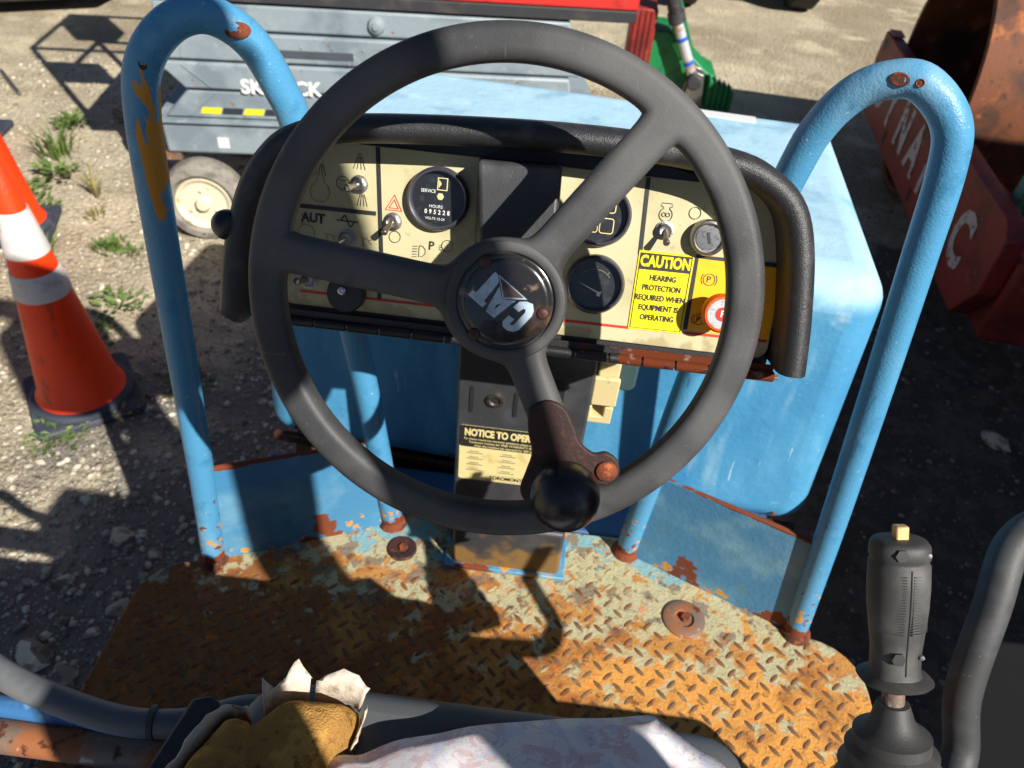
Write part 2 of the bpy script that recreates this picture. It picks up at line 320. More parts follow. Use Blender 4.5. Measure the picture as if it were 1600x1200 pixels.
def arc(cx, cy, r, a0, a1, n):
    return [(cx+r*math.cos(math.radians(a0+(a1-a0)*i/n)), cy+r*math.sin(math.radians(a0+(a1-a0)*i/n))) for i in range(n+1)]
def rrect(u0_, u1, v0, v1, r, n=5):
    return arc(u1-r, v1-r, r, 0, 90, n)+arc(u0_+r, v1-r, r, 90, 180, n)+arc(u0_+r, v0+r, r, 180, 270, n)+arc(u1-r, v0+r, r, 270, 360, n)
def spline(P, k=8):
    P = [Vector(p) for p in P]; out = []
    for i in range(len(P)-1):
        a, b, c, d = P[max(i-1, 0)], P[i], P[i+1], P[min(i+2, len(P)-1)]
        for j in range(k):
            t = j/k; out.append(.5*((2*b)+(c-a)*t+(2*a-5*b+4*c-d)*t*t+(3*b-a-3*c+d)*t**3))
    return out+[P[-1]]

# ------------------------------------------------------------------ ground
g = MB(); g.add([(-300, -300, 0), (300, -300, 0), (300, 300, 0), (-300, 300, 0)], [(0, 1, 2, 3)])
go = g.build('ground', ground_m, smooth=0); go['kind'] = 'structure'; go['label'] = 'sandy gravel yard ground, darker beside the machines'
PHI = (1+5**.5)/2
ICO = np.array([(-1, PHI, 0), (1, PHI, 0), (-1, -PHI, 0), (1, -PHI, 0), (0, -1, PHI), (0, 1, PHI), (0, -1, -PHI), (0, 1, -PHI), (PHI, 0, -1), (PHI, 0, 1), (-PHI, 0, -1), (-PHI, 0, 1)])/1.9
ICF = np.array([(0, 11, 5), (0, 5, 1), (0, 1, 7), (0, 7, 10), (0, 10, 11), (1, 5, 9), (5, 11, 4), (11, 10, 2), (10, 7, 6), (7, 1, 8), (3, 9, 4), (3, 4, 2), (3, 2, 6), (3, 6, 8), (3, 8, 9), (4, 9, 5), (2, 4, 11), (6, 2, 10), (8, 6, 7), (9, 8, 1)])
def scatter(name, xs, ys, rad, m_, label):
    n = len(xs); jit = 1+rng.uniform(-.28, .28, (n, 12, 1)); P = ICO[None]*jit*rad[:, None, None]
    P = P*np.stack([rng.uniform(.75, 1.3, n), rng.uniform(.75, 1.3, n), rng.uniform(.45, .8, n)], 1)[:, None, :]
    a = rng.uniform(0, 6.28, n); ca, sa = np.cos(a)[:, None], np.sin(a)[:, None]
    Q = np.empty_like(P); Q[..., 0] = P[..., 0]*ca-P[..., 1]*sa+xs[:, None]; Q[..., 1] = P[..., 0]*sa+P[..., 1]*ca+ys[:, None]; Q[..., 2] = P[..., 2]+rad[:, None]*.22
    F = (ICF[None]+(np.arange(n)*12)[:, None, None]).reshape(-1, 3)
    me = bpy.data.meshes.new(name); me.vertices.add(n*12); me.vertices.foreach_set('co', Q.reshape(-1))
    me.loops.add(F.size); me.loops.foreach_set('vertex_index', F.reshape(-1).astype(np.int32))
    me.polygons.add(len(F)); me.polygons.foreach_set('loop_start', np.arange(0, F.size, 3, dtype=np.int32))
    me.update(calc_edges=True); me.materials.append(m_)
    o = bpy.data.objects.new(name, me); col.objects.link(o); o['kind'] = 'stuff'; o['label'] = label; o['category'] = 'gravel'
    return o
n = 22000; ys = .3+4.6*rng.uniform(0, 1, n)**2.3; xs = -(.62+rng.uniform(0, 1, n)*(.75+.62*ys)); rad = .0028+.0115*rng.uniform(0, 1, n)**5.0+.0004*ys
scatter('gravel', xs, ys, rad, pebble_m, 'loose pale gravel scattered over the yard left of the roller')
n = 7000; ys = .4+4.2*rng.uniform(0, 1, n)**1.2; xs = .64+rng.uniform(0, 1, n)*(.8+.55*ys); rad = .002+.010*rng.uniform(0, 1, n)**6.0
scatter('gravel', xs, ys, rad, dpebble_m, 'dark loose gravel on the darker ground right of the roller')

def stone(loc, r, label, m_=pebble_m, flat=.55, sx=1.2):
    bm = bmesh.new(); bmesh.ops.create_icosphere(bm, subdivisions=2, radius=r)
    ph = rng.uniform(0, 6, 6)
    for v in bm.verts:
        d = v.co.normalized(); k = 1+.16*math.sin(4*d.x+ph[0])+.14*math.sin(5*d.y+ph[1])+.12*math.sin(6*d.z+ph[2]+3*d.x)+rng.uniform(-.06, .06)
        v.co *= k; v.co.x *= sx; v.co.z *= flat
    me = bpy.data.meshes.new('stone'); bm.to_mesh(me); bm.free()
    o = finish(me, 'stone', m_, smooth=28); o.location = (loc[0], loc[1], r*flat*.35); o.rotation_euler.z = rng.uniform(0, 6)
    return tag(o, label, 'stone', 'larger stones in the gravel')
for (x, y, r, lb) in [(-1.16, .90, .042, 'largest pale grey stone beside the bottom left edge of the deck'), (-1.06, .86, .026, 'grey stone right next to the largest pale stone'), (-.98, .84, .018, 'small pale stone nearest the left edge of the deck'),
        (-1.02, 1.06, .024, 'flat grey stone on dark gravel left of the rusty deck'), (-1.12, 1.28, .030, 'dusky broad stone half sunk in shaded gravel'), (-1.00, 1.24, .020, 'whitish stone in shaded gravel near left handrail foot'),
        (-1.2, 1.12, .02, 'small angular stone by the left picture edge'), (-1.28, 1.40, .02, 'round stone at the rim of the sunlit gravel patch'), (-.9, 1.0, .017, 'little grey stone close to the curved deck corner'), (-1.05, .98, .015, 'tiny pale stone between two larger grey ones')]:
    stone((x, y), r, lb)
stone((1.72, 2.16), .035, 'sunlit tan stone lying alone on the black ground at right', pebble_m, .4, 1.8)

def weed(loc, n_, h, spread, m_, label, leafy=False):
    b = MB()
    for i in range(n_):
        a = random.uniform(0, 6.28); r = random.uniform(0, spread); p = Vector((r*math.cos(a), r*math.sin(a), 0)); a += random.uniform(-.6, .6)
        hh = h*random.uniform(.45, 1); d = Vector((math.cos(a), math.sin(a), 0)); s_ = Vector((-d.y, d.x, 0))
        if leafy:
            wd = hh*random.uniform(.25, .5); q = p+Vector((0, 0, hh*random.uniform(.2, .7))); e = q+d*hh*.7+Vector((0, 0, hh*.25)); mid = (q+e)/2+Vector((0, 0, hh*.12))
            b.add([q, mid+s_*wd/2, e, mid-s_*wd/2], [(0, 1, 2, 3)])
        else:
            wd = .005*random.uniform(.6, 1.4); lean = random.uniform(.15, .9)*hh
            p1 = p+d*lean*.3+Vector((0, 0, hh*.6)); p2 = p+d*lean+Vector((0, 0, hh))
            b.add([p-s_*wd, p+s_*wd, p1+s_*wd*.8, p1-s_*wd*.8, p2], [(0, 1, 2, 3), (3, 2, 4)])
    o = b.build('weed', m_, smooth=0, recalc=False); o.location = loc
    return tag(o, label, 'weed', 'weeds in the gravel')
weed((-2.55, 3.52, 0), 70, .17, .09, grass_m, 'tall grass tuft on sand above the second cone')
weed((-2.42, 3.28, 0), 46, .10, .07, grass_m, 'short grass tuft just right of the second cone', True)
weed((-2.50, 3.08, 0), 150, .06, .13, grass_m, 'dense leafy green weed touching the second cone', True)
weed((-2.36, 2.98, 0), 110, .055, .10, grass_m, 'lower leafy green weed at the second cone base', True)
weed((-2.16, 3.16, 0), 22, .17, .03, straw_m, 'thin upright pale grass blades in open sand')
weed((-2.08, 2.98, 0), 26, .06, .05, straw_m, 'dry flat tuft in the middle of the sand')
weed((-1.88, 2.74, 0), 120, .05, .07, grass_m, 'low spreading green weed left of the blue rail')
weed((-1.78, 2.72, 0), 50, .035, .05, grass_m, 'small round weed nearest the blue rail', True)
weed((-2.10, 2.62, 0), 22, .13, .03, grass_m, 'spiky grass blades between the two cones')
weed((-2.42, 4.02, 0), 60, .07, .06, straw_m, 'yellow flowering weed at the edge of the lift shadow', True)
weed((-2.66, 3.85, 0), 90, .08, .07, grass_m, 'faded green weed near the top of the sand', True)
weed((-1.64, 2.34, 0), 70, .06, .09, grass_m, 'green weed in sun right of the white cone sleeve', True)
weed((-1.62, 2.18, 0), 40, .05, .06, grass_m, 'small weed at the border of the roller shadow', True)
weed((-1.20, 1.94, 0), 70, .05, .08, grass_m, 'shaded weed behind the blue cone base', True)
weed((-1.50, 1.62, 0), 140, .045, .09, grass_m, 'bright green weed in front of the cone base', True)
weed((-1.35, 1.76, 0), 40, .05, .05, straw_m, 'dry sprig across the front edge of the cone base', True)
weed((-1.52, 2.93, 0), 40, .06, .04, grass_m, 'weed growing against the white lift wheel', True)

# ------------------------------------------------------------------ traffic cones
def cone(loc, rz, label):
    t = thing('traffic_cone', label, 'traffic cone', loc, 'orange traffic cones'); f = Fr(loc, (1, 0, 0), (0, 1, 0)).rot(rz)
    b = MB(); b.prism(rrect(-.17, .17, -.17, .17, .03), f, 0.0, .028); b.lathe([(.165, .026), (.160, .045), (.142, .052)], f, 40); b.build('base', cone_b, t, bevel=.006)
    R = lambda z: .130 - (.130-.016)*(z-.05)/.86
    b = MB(); b.lathe([(.142, .05), (R(.075), .075), (R(.3), .3), (R(.5), .5), (R(.7), .7), (R(.9), .9), (R(.91)-.006, .91), (R(.91)-.012, .905)], f, 48); b.build('body', cone_o, t)
    for z0, z1 in ((.445, .53), (.585, .725)):
        b = MB(); b.lathe([(R(z0)+.0012, z0), (R(z0)+.003, z0+.002), (R(z1)+.003, z1-.002), (R(z1)+.0012, z1)], f, 48); b.build('reflective_sleeve', cone_w, t)
    return t
cone((-1.515, 1.825, 0), 38, 'orange traffic cone with two dirty white bands, nearest to the roller')
cone((-2.35, 2.80, 0), 20, 'orange cone cut by the left edge, standing behind the banded cone')
cone((-3.09, 3.62, 0), 10, 'farthest orange cone, only its side showing at the left edge')

# ------------------------------------------------------------------ scissor lift
t = thing('scissor_lift', 'grey scissor lift with white lettering and red deck parked behind the roller', 'scissor lift', (-.8, 3.45, 0))
la = math.radians(10)
LF = Fr((-1.64, 2.95, 0), (math.cos(la), math.sin(la), 0), (0, 0, 1), (math.sin(la), -math.cos(la), 0))     # u along the lift, v = z, w toward the viewer
b = MB(); b.box(LF, 0, 1.86, .375, .510, -.76, 0); b.build('chassis', lift_m, t, bevel=.012)
b = MB(); b.box(LF, -.02, 1.88, .510, .524, -.78, .015); b.build('chassis_rim', lift_m, t, bevel=.004)
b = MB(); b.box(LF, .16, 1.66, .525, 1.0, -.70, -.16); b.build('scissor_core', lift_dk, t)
for (x0, x1, x2, z0, z1, w) in [(.02, .13, 1.72, .527, .643, -.012), (.125, .03, 1.70, .650, .756, 0.0), (.03, .045, 1.72, .763, .871, -.006), (.055, .06, 1.68, .879, .976, -.012)]:
    b = MB(); b.prism([(x0, z0), (x2, z0), (x2-.02, z1), (x1, z1)], LF, w-.10, w); o = b.build('scissor_arm', lift_m, t, bevel=.010)
    b = MB(); b.prism([(x0+.10, z0+.012), (x0+.108, z0+.012), (x1+.108, z1-.012), (x1+.10, z1-.012)], LF, w, w+.004); b.build('end_weld', lift_m, o)
    b = MB(); b.prism([(x0, z0), (x2, z0), (x2, z1), (x1, z1)], LF, -.70, -.62); b.build('scissor_arm', lift_m, t, bevel=.012)
text('SKYJACK', LF.at(.345, .668, .0), .078, print_w, t, bold=.003, sx=1.02, w=.002)
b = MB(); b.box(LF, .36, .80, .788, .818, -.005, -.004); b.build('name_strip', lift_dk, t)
for i in range(10):
    x = .165+i*.085
    b = MB(); b.prism([(x, .548), (x+.08, .548), (x+.09, .574), (x+.010, .574)], LF, -.0115, -.0100); b.build('hazard_stripe', tape_y if i % 2 == 0 else tape_k, t)
b = MB(); b.box(LF, .215, .262, .405, .452, .001, .003); b.build('sticker', wlab, t)
b = MB(); b.lathe([(.035, -.03), (.035, 0), (.028, .012), (.016, .016), (.014, .022), (0, .024)], LF.at(.895, .926, -.010), 20); b.build('pivot_pin', lift_m, t)
b = MB(); b.lathe([(.04, -.03), (.04, 0), (.03, .012), (.0, .016)], LF.at(1.60, .66, .0), 20); b.build('pivot_pin', lift_m, t)
for k in range(9):
    b = MB(); b.lathe([(.006, -.002), (.006, .003), (0, .004)], LF.at(.42+k*.06, .83 if k % 2 else .775, -.006), 8); b.build('bolt', lift_m, t)
b = MB(); b.box(LF, -.06, 1.92, .985, 1.030, -.80, -.005); b.build('deck_frame', dark_v, t, bevel=.004)
b = MB(); b.box(LF, -.06, 1.92, 1.032, 1.15, -.80, .0); b.build('deck', lift_red, t, bevel=.008)
for x in (.125, 1.62):
    for w in (.03, -.82):
        wf = LF.at(x, .178, w)
        b = MB(); b.lathe([(.10, -.06), (.166, -.06), (.178, -.045), (.178, .03), (.166, .05), (.136, .055), (.122, .045), (.118, .03)], wf, 40); wl = b.build('wheel', tyre_g, t)
        b = MB(); b.lathe([(.122, .030), (.116, .048), (.105, .044), (.095, .034), (.0, .032)], wf, 36); b.build('rim', rim_c, wl)
        b = MB(); b.lathe([(.034, .03), (.032, .052), (.024, .062), (0, .064)], wf, 20); b.build('hub', rim_c, wl)
        for k in range(3):
            a = math.radians(90+120*k); b = MB(); b.lathe([(.009, .03), (.009, .045), (0, .047)], wf.at(.062*math.cos(a), .062*math.sin(a)), 6); b.build('lug_nut', rim_c, wl)
b = MB(); b.box(LF, -.02, .05, .34, .374, -.5, -.01); b.build('step', rusty_metal, t)
for x in (-.03, .6, 1.2, 1.85):
    for w in (-.04, -.76):
        b = MB(); b.tube([LF(x, 1.15, w), LF(x, 2.14, w)], .019, 10); b.build('guard_post', lift_m, t)
for z in (1.62, 2.14):
    for w in (-.04, -.76):
        b = MB(); b.tube([LF(-.03, z, w), LF(1.85, z, w)], .019, 10); b.build('guard_rail', lift_m, t)
    for x in (-.03, 1.85):
        b = MB(); b.tube([LF(x, z, -.04), LF(x, z, -.76)], .019, 10); b.build('guard_rail', lift_m, t)
b = MB(); b.box(LF, -.03, .30, 1.64, 1.90, -.06, -.04); b.build('notice_board', lift_m, t)
b = MB(); b.box(LF, .05, .32, 1.95, 2.26, -.62, -.42); b.build('control_box', lift_m, t, bevel=.01)

# ------------------------------------------------------------------ red roller at the right
t = thing('red_roller', 'worn red roller with white lettered frame and rusty open drum at right', 'road roller', (2.4, 3.7, 0))
A = Vector((1.6, 2.6, 0)); B = Vector((1.8, 4.83, 0)); dd = (A-B).normalized()
DF = Fr(B, dd, (0, 0, 1))                                    # u toward the near end, v up, w toward our roller
DF.w = DF.u.cross(DF.v)
Ld = (A-B).length
pl = MB(); pl.prism([(-.06, .66), (-.10, .50), (.0, .23), (Ld-.04, .23), (Ld+.09, .40), (Ld+.09, .62), (Ld+.02, .67)], DF, -.07, 0); pl.build('frame_plate', red_m, t, bevel=.006)
for i, ch in enumerate('DYNAPAC'):
    text(ch, DF.at(.20+i*.285, .44, .0), .30, dyn_w, t, bold=.012, sx=.85, w=.003)
for u, v in ((-.0, .60), (.02, .47), (.62, .30), (1.3, .29), (1.9, .30)):
    b = MB(); b.prism(rrect(u-.018, u+.018, v-.035, v+.035, .016), DF, .0015, .003); b.build('frame_slot', print_k, t)
b = MB(); b.box(DF, -.03, .10, .671, .676, -.068, -.004); b.build('sunlit_edge', mat('edge_orange', lin(190, 96, 70), .6), t)  # paler strip paints sunlight on the plate's far top edge
dc = DF.at(.60, .63, -.12)
b = MB(); b.lathe([(.61, -1.30), (.61, 0), (.60, .004), (.575, 0), (.575, -1.25), (.0, -1.27)], dc, 72); b.build('drum', drum_m, t)
b = MB(); b.lathe([(.575, -.56), (.36, -.60), (.34, -.45), (.30, -.45), (.30, -.62), (0, -.62)], dc, 48); b.build('drum_web', drum_m, t)
b = MB(); b.lathe([(.20, -.62), (.20, -.40), (.17, -.37), (.0, -.37)], dc, 32); b.build('drum_motor', drum_m, t, bevel=.01)
b = MB(); b.box(DF, Ld-.10, Ld+.12, .22, .56, -1.5, -.072); b.build('front_yoke', red_m, t, bevel=.02)
b = MB(); b.box(DF, Ld*.30, Ld*1.0, .28, .40, -.40, -.072); b.build('side_beam', red_m, t, bevel=.01)
b = MB(); b.prism([(1.98, .60), (2.05, .60), (2.09, .92), (2.03, .95)], DF, -.16, -.10); b.build('scraper_bracket', teal_m, t, bevel=.006)
b = MB(); b.tube(spline([DF(2.0, .62, -.14), DF(2.14, .55, -.2), DF(2.3, .60, -.3)]), .025, 10); b.build('hose', frame_k, t)
b = MB(); b.box(DF, Ld+.25, Ld+2.9, .75, 2.15, -2.6, -.75); b.build('engine_cover', red_m, t, bevel=.05)
b = MB(); b.box(DF, Ld+.10, Ld+2.6, .40, .74, -2.0, -1.0); b.build('tractor_frame', red_m, t, bevel=.03)
b = MB(); b.box(DF, -.06, 1.4, .25, .62, -1.5, -1.40); b.build('frame_plate', red_m, t, bevel=.01)
for w in (-.85, -2.4):
    b = MB(); b.lathe([(.2, -.25), (.62, -.25), (.65, -.15), (.65, .1), (.62, .2), (.3, .2), (.0, .15)], DF.at(Ld+2.1, .65, w), 36); b.build('tyre', tyre_k, t)

# ------------------------------------------------------------------ green implement behind the hood
t = thing('hydraulic_implement', 'green hydraulic implement with silver cylinder and red block beyond the blue hood', 'implement', (.7, 5.3, 0))
G = Fr((0, 5.3, 0), (1, 0, 0), (0, 0, 1), (0, -1, 0))
b = MB(); b.prism([(.50, 0), (.98, 0), (.98, .17), (.90, .20), (.62, .42), (.50, .42)], G, -.30, .02); b.build('base_plate', green_m, t, bevel=.01)
for i in range(5):
    b = MB(); b.prism([(.92+i*.035, .0), (.95+i*.035, .0), (.95+i*.035, .17-i*.012), (.92+i*.035, .20-i*.012)], G, .03, .15); b.build('tooth', green_m, t, bevel=.004)
b = MB(); b.box(G, .36, .52, .20, .55, -.2, .06); rb = b.build('red_block', red_m, t, bevel=.01)
for k in range(4):
    b = MB(); b.box(G, .38+k*.034, .392+k*.034, .22, .54, .06, .068); b.build('rib', red_m, rb)
b = MB(); b.prism([(.42, .95), (.50, .95), (.80, .30), (.70, .26)], G, -.02, .05); b.build('arm', green_m, t, bevel=.01)
b = MB(); b.prism([(.64, .36), (.70, .28), (.76, .30), (.72, .40)], G, .05, .07); b.build('bright_panel', green_l, t)
b = MB(); b.tube([G(.50, .86, .10), G(.62, .56, .10)], .045, 16); b.build('cylinder_barrel', frame_k, t)
b = MB(); b.tube([G(.62, .56, .10), G(.645, .50, .10)], .055, 16); b.build('cylinder_gland', dark_v, t)
b = MB(); b.tube([G(.64, .51, .10), G(.80, .20, .10)], .032, 16); rd = b.build('cylinder_rod', mat('rod_white', lin(196, 196, 200), .4, .3, layers=[(lin(180, 150, 120), 9, .5, .6)]), t)
for s_ in (.3, .75):
    p = Vector(G(.64, .51, .10)).lerp(Vector(G(.80, .20, .10)), s_); q = Vector(G(.64, .51, .10)).lerp(Vector(G(.80, .20, .10)), s_+.07)
    b = MB(); b.tube([p, q], .034, 16); b.build('blue_band', mat('band_blue', lin(30, 90, 190), .4), rd)
b = MB(); b.lathe([(.05, -.08), (.05, .08)], Fr(G(.82, .17, .10), (1, 0, 0), (0, 0, 1), (0, -1, 0)), 16); b.build('clevis_pin', dark_v, t, bevel=.01)
for w in (.03, .15):
    b = MB(); b.prism([(.76, .02), (.90, .02), (.87, .22), (.80, .24)], G, w, w+.02); b.build('clevis_plate', dull_steel, t, bevel=.004)

# ------------------------------------------------------------------ far vehicles at the top edge
t = thing('parked_truck', 'dark parked truck, only its black tyres showing at the top edge', 'truck', (1.6, 8.2, 0))
for (x, y) in ((.95, 7.75), (2.05, 8.0), (.95, 9.4), (2.05, 9.6)):
    f = Fr((x, y, .42), (0, 1, 0), (0, 0, 1), (1, 0, 0))
    b = MB(); b.lathe([(.2, -.13), (.38, -.13), (.42, -.10), (.42, .10), (.38, .13), (.2, .13)], f, 36); w_ = b.build('tyre', tyre_k, t)
    b = MB(); b.lathe([(.21, -.12), (.20, .09), (.08, .10), (0, .11)], f, 24); b.build('rim', rusty_metal, w_)
b = MB(); b.box(W, .6, 2.4, 7.5, 11.5, .55, .75); b.build('chassis', dark_v, t, bevel=.02)
b = MB(); b.box(W, .5, 2.5, 7.4, 11.6, .76, 1.5); b.build('body', dark_v, t, bevel=.05)
t = thing('flatbed_trailer', 'black trailer in the top left corner, cut by the frame', 'trailer', (-5, 7, 0))
b = MB(); b.prism([(-6.6, 4.75), (-4.2, 5.30), (-3.45, 5.75), (-3.45, 9.0), (-6.6, 9.0)], W, .10, .5); b.build('bed', dark_v, t, bevel=.03)
for y in (6.4, 7.6):
    f = Fr((-3.35, y, .35), (0, 1, 0), (0, 0, 1), (1, 0, 0))
    b = MB(); b.lathe([(.18, -.1), (.33, -.1), (.35, -.08), (.35, .08), (.33, .1), (.18, .1), (0, .06)], f, 32); b.build('tyre', tyre_k, t)
p = MB(); p.tube([(-3.44, 4.48, .012), (-3.15, 4.18, .012)], .012, 8)
tag(p.build('metal_rod', dull_steel), 'thin grey metal rod lying on sand at the left edge', 'rod')

# ------------------------------------------------------------------ the blue roller we sit on
R_ = thing('road_roller', 'weathered blue road roller with black steering wheel and rusty deck, in the foreground', 'road roller', (0, .6, 0))
ZD = .75
outline = [(-.60, -.60)] + [(-.60, .60)] + arc(-.515, .66, .085, 180, 95, 6) + [(-.49, .765), (-.205, .905), (.205, .905), (.49, .765)] + arc(.515, .66, .085, 85, 0, 6) + [(.60, -.60)]
b = MB(); b.prism(outline[::-1], W, ZD-.012, ZD); dk = b.build('deck', deck, R_, bevel=.003, label='rusty tread plate deck, ochre and pale green')
b = MB(); b.prism([(x*.97, y*.985) for x, y in outline][::-1], W, ZD-.07, ZD-.013); b.build('deck_frame', rust_dark, R_)
# raised tread lugs
lm = MB(); L0, W0, H0 = .0126, .0045, .0013
pr = [(-L0, 0), (-L0*.55, W0*.8), (0, W0), (L0*.55, W0*.8), (L0, 0), (L0*.55, -W0*.8), (0, -W0), (-L0*.55, -W0*.8)]
lm.add([(x, y, -.0005) for x, y in pr]+[(x*.66, y*.45, H0) for x, y in pr], [tuple(range(8, 16))]+[(i, (i+1) % 8, 8+(i+1) % 8, 8+i) for i in range(8)])
lug_me = bpy.data.meshes.new('tread_lug'); lug_me.from_pydata(lm.V, [], lm.F); lug_me.polygons.foreach_set('use_smooth', [True]*len(lug_me.polygons)); lug_me.set_sharp_from_angle(angle=math.radians(60)); lug_me.materials.append(lugm)
spots = []
S = .0235
for i in range(-30, 60):
    for j in range(-30, 60):
        x, y = (i-j)*S*.7071, (i+j)*S*.7071-.02
        if y < -.02: continue
        if abs(x) > .575 or (abs(x) > .22 and y > .735-.0*abs(x)) or y > .885: continue
        if abs(x) > .2 and y > .875-.46*(abs(x)-.2): continue
        if abs(x) < .115 and y > .765: continue
        if math.hypot(x-.311, y-.749) < .05 or math.hypot(x+.185, y-.82) < .05: continue
        if random.random() < .03: continue
        v = Vector((x, y, ZD))-CAM; d_ = v.dot(fw); px_ = v.dot(rr)/d_; py_ = v.dot(uu)/d_
        vis = abs(px_) < .667 and abs(py_) < .49 and not (-.35 < px_ < .27 and py_ < -.36)
        spots.append((0 if vis else 1, d_, x, y, 45 if (i+j) % 2 else -45))
spots.sort(); rest = MB()
for k, (vis, d_, x, y, a) in enumerate(spots):
    a = math.radians(a+random.uniform(-3, 3)); loc = (x+random.uniform(-.001, .001), y+random.uniform(-.001, .001), ZD)
    if k < 300:
        o = bpy.data.objects.new('tread_lug', lug_me); o.location = loc; o.rotation_euler.z = a; o.parent = dk; col.objects.link(o)
    else:
        c_, s_ = math.cos(a), math.sin(a); rest.add([(loc[0]+vx*c_-vy*s_, loc[1]+vx*s_+vy*c_, ZD+vz) for vx, vy, vz in lm.V], lm.F)
rest.build('tread_lugs', lugm, dk, smooth=60, kind='stuff')
for (x, y) in ((.311, .749), (-.185, .82)):
    f = W.at(x, y, ZD)
    b = MB(); k_ = 1 if x > 0 else .72; b.lathe([(.036*k_, 0), (.036*k_, .003), (.033*k_, .005), (.017*k_, .0045), (.015*k_, .001), (.0, .001)], f, 32); pg = b.build('floor_plug', rusty_metal if x > 0 else rust_dark, dk)
    b = MB(); b.lathe([(.009, .001), (.009, .006), (.007, .008), (0, .008)], f.at(.002, .002), 6); b.build('plug_bolt', rust, dk)
# kick plates and handrails
for sgn, nm in ((-1, 'left'), (1, 'right')):
    A = Vector((sgn*.499, .752, 0)); B = Vector((sgn*.214, .877, 0)); d = (B-A).normalized()
    f = Fr(A, d, (0, 0, 1)); 
    b = MB(); b.prism([(-.004, ZD-.01), (.312, ZD-.01), (.304, .966), (.02, .972)], f.at(0, 0, 0), -.004, .004); b.build('kick_plate', blue_plate, R_, bevel=.002)
    # inverted-U tube: s along the base line, z height
    pts = [(0, ZD-.005), (.018, .95), (.036, 1.2), (.052, 1.42), (.062, 1.53), (.076, 1.582), (.108, 1.617), (.145, 1.625), (.182, 1.600), (.207, 1.55), (.226, 1.48), (.262, 1.24), (.286, 1.02), (.311, ZD-.005)]
    if sgn > 0: pts = [(0, ZD-.005), (.027, 1.0), (.058, 1.26), (.082, 1.45), (.096, 1.555), (.112, 1.603), (.150, 1.632), (.182, 1.628), (.210, 1.607), (.232, 1.565), (.245, 1.50), (.282, 1.24), (.298, 1.0), (.311, ZD-.005)]
    b = MB(); b.tube(spline([A+d*s_+Vector((0, 0, z)) for s_, z in pts], 7), .0192, 20); hr = b.build('handrail', blue_rail, R_)
    for s_ in (0, .311):
        b = MB(); p = A+d*s_; b.lathe([(.026, 0), (.025, .004), (.021, .010), (.019, .014)], W.at(p.x, p.y, ZD), 24); b.build('weld_bead', rust, hr)
    for (s_, z, r_, el_) in (((.172, 1.631, .0068, 1.5), (.153, 1.632, .0042, 1.1)) if sgn > 0 else ((.172, 1.609, .0085, 1.6), (.075, 1.578, .006, .7))):
        p = A+d*s_; p = Vector((p.x, p.y, z)); n_ = (CAM-p).normalized(); n_ = (n_-Vector((d.x, d.y, 0))*n_.dot(Vector((d.x, d.y, 0)))).normalized()
        f_ = axis_frame(p+n_*.0190, p+n_, (d.x, d.y, 0)); f_.u = f_.u*el_
        b = MB(); b.lathe([(r_, -.0015), (r_*.97, .0007), (r_*.8, .0012), (r_*.55, .0004), (r_*.3, .0008), (0, .0006)], f_, 16); b.build('rust_blister', rust, hr)
# hood
HO = Fr((.022, 1.05, 0), (1, 0, 0), (0, 1, 0)).rot(-4.5); HO.w = Vector((0, 0, 1))
HW = [(.550, .715, -.01), (.520, 1.275, .005), (.512, 1.278, .66), (.545, .715, .66)]   # half width, z, distance forward
b = MB(); b.add([HO(sx*hw_, y, z) for (hw_, z, y) in HW for sx in (-1, 1)], [(0, 1, 3, 2), (2, 3, 5, 4), (4, 5, 7, 6), (6, 7, 1, 0), (1, 7, 5, 3), (0, 2, 4, 6)])
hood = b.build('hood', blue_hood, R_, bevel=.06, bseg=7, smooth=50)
b = MB(); b.box(HO, -.53, .53, -.014, .0, .712, .735); b.build('hood_rim', rust_dark, R_, bevel=.004)
for i in range(7):
    b = MB(); b.lathe([(.004, -.002), (.004, .002), (0, .003)], Fr(HO(-.48+i*.16, -.0095, .757), HO.u, (0, 0, 1), -HO.v), 10); b.build('rivet', rust, hood)
b = MB(); b.box(HO, .10, .34, .58, .61, 1.276, 1.280); b.build('white_decal', wlab, hood)
b = MB(); b.box(W, -.40, .40, -.55, 1.75, .38, .679); b.build('chassis', dark_v, R_, bevel=.02)
b = MB(); b.lathe([(.40, -.50), (.42, -.49), (.42, .49), (.40, .50), (.36, .50), (.36, .44), (0, .43)], Fr((0, 1.5, .42), (0, 1, 0), (0, 0, 1), (1, 0, 0)), 56); b.build('front_drum', drum_m, R_)
b = MB(); b.lathe([(.40, -.50), (.42, -.49), (.42, .49), (.40, .50), (.36, .50), (.36, .44), (0, .43)], Fr((0, -.55, .42), (0, 1, 0), (0, 0, 1), (1, 0, 0)), 56); b.build('rear_drum', drum_m, R_)
b = MB(); b.box(W, -.5, .5, .915, 1.03, .60, .735); b.build('front_bulkhead', mat('bulkhead_blue', (.03, .09, .2), .6), R_, bevel=.01)
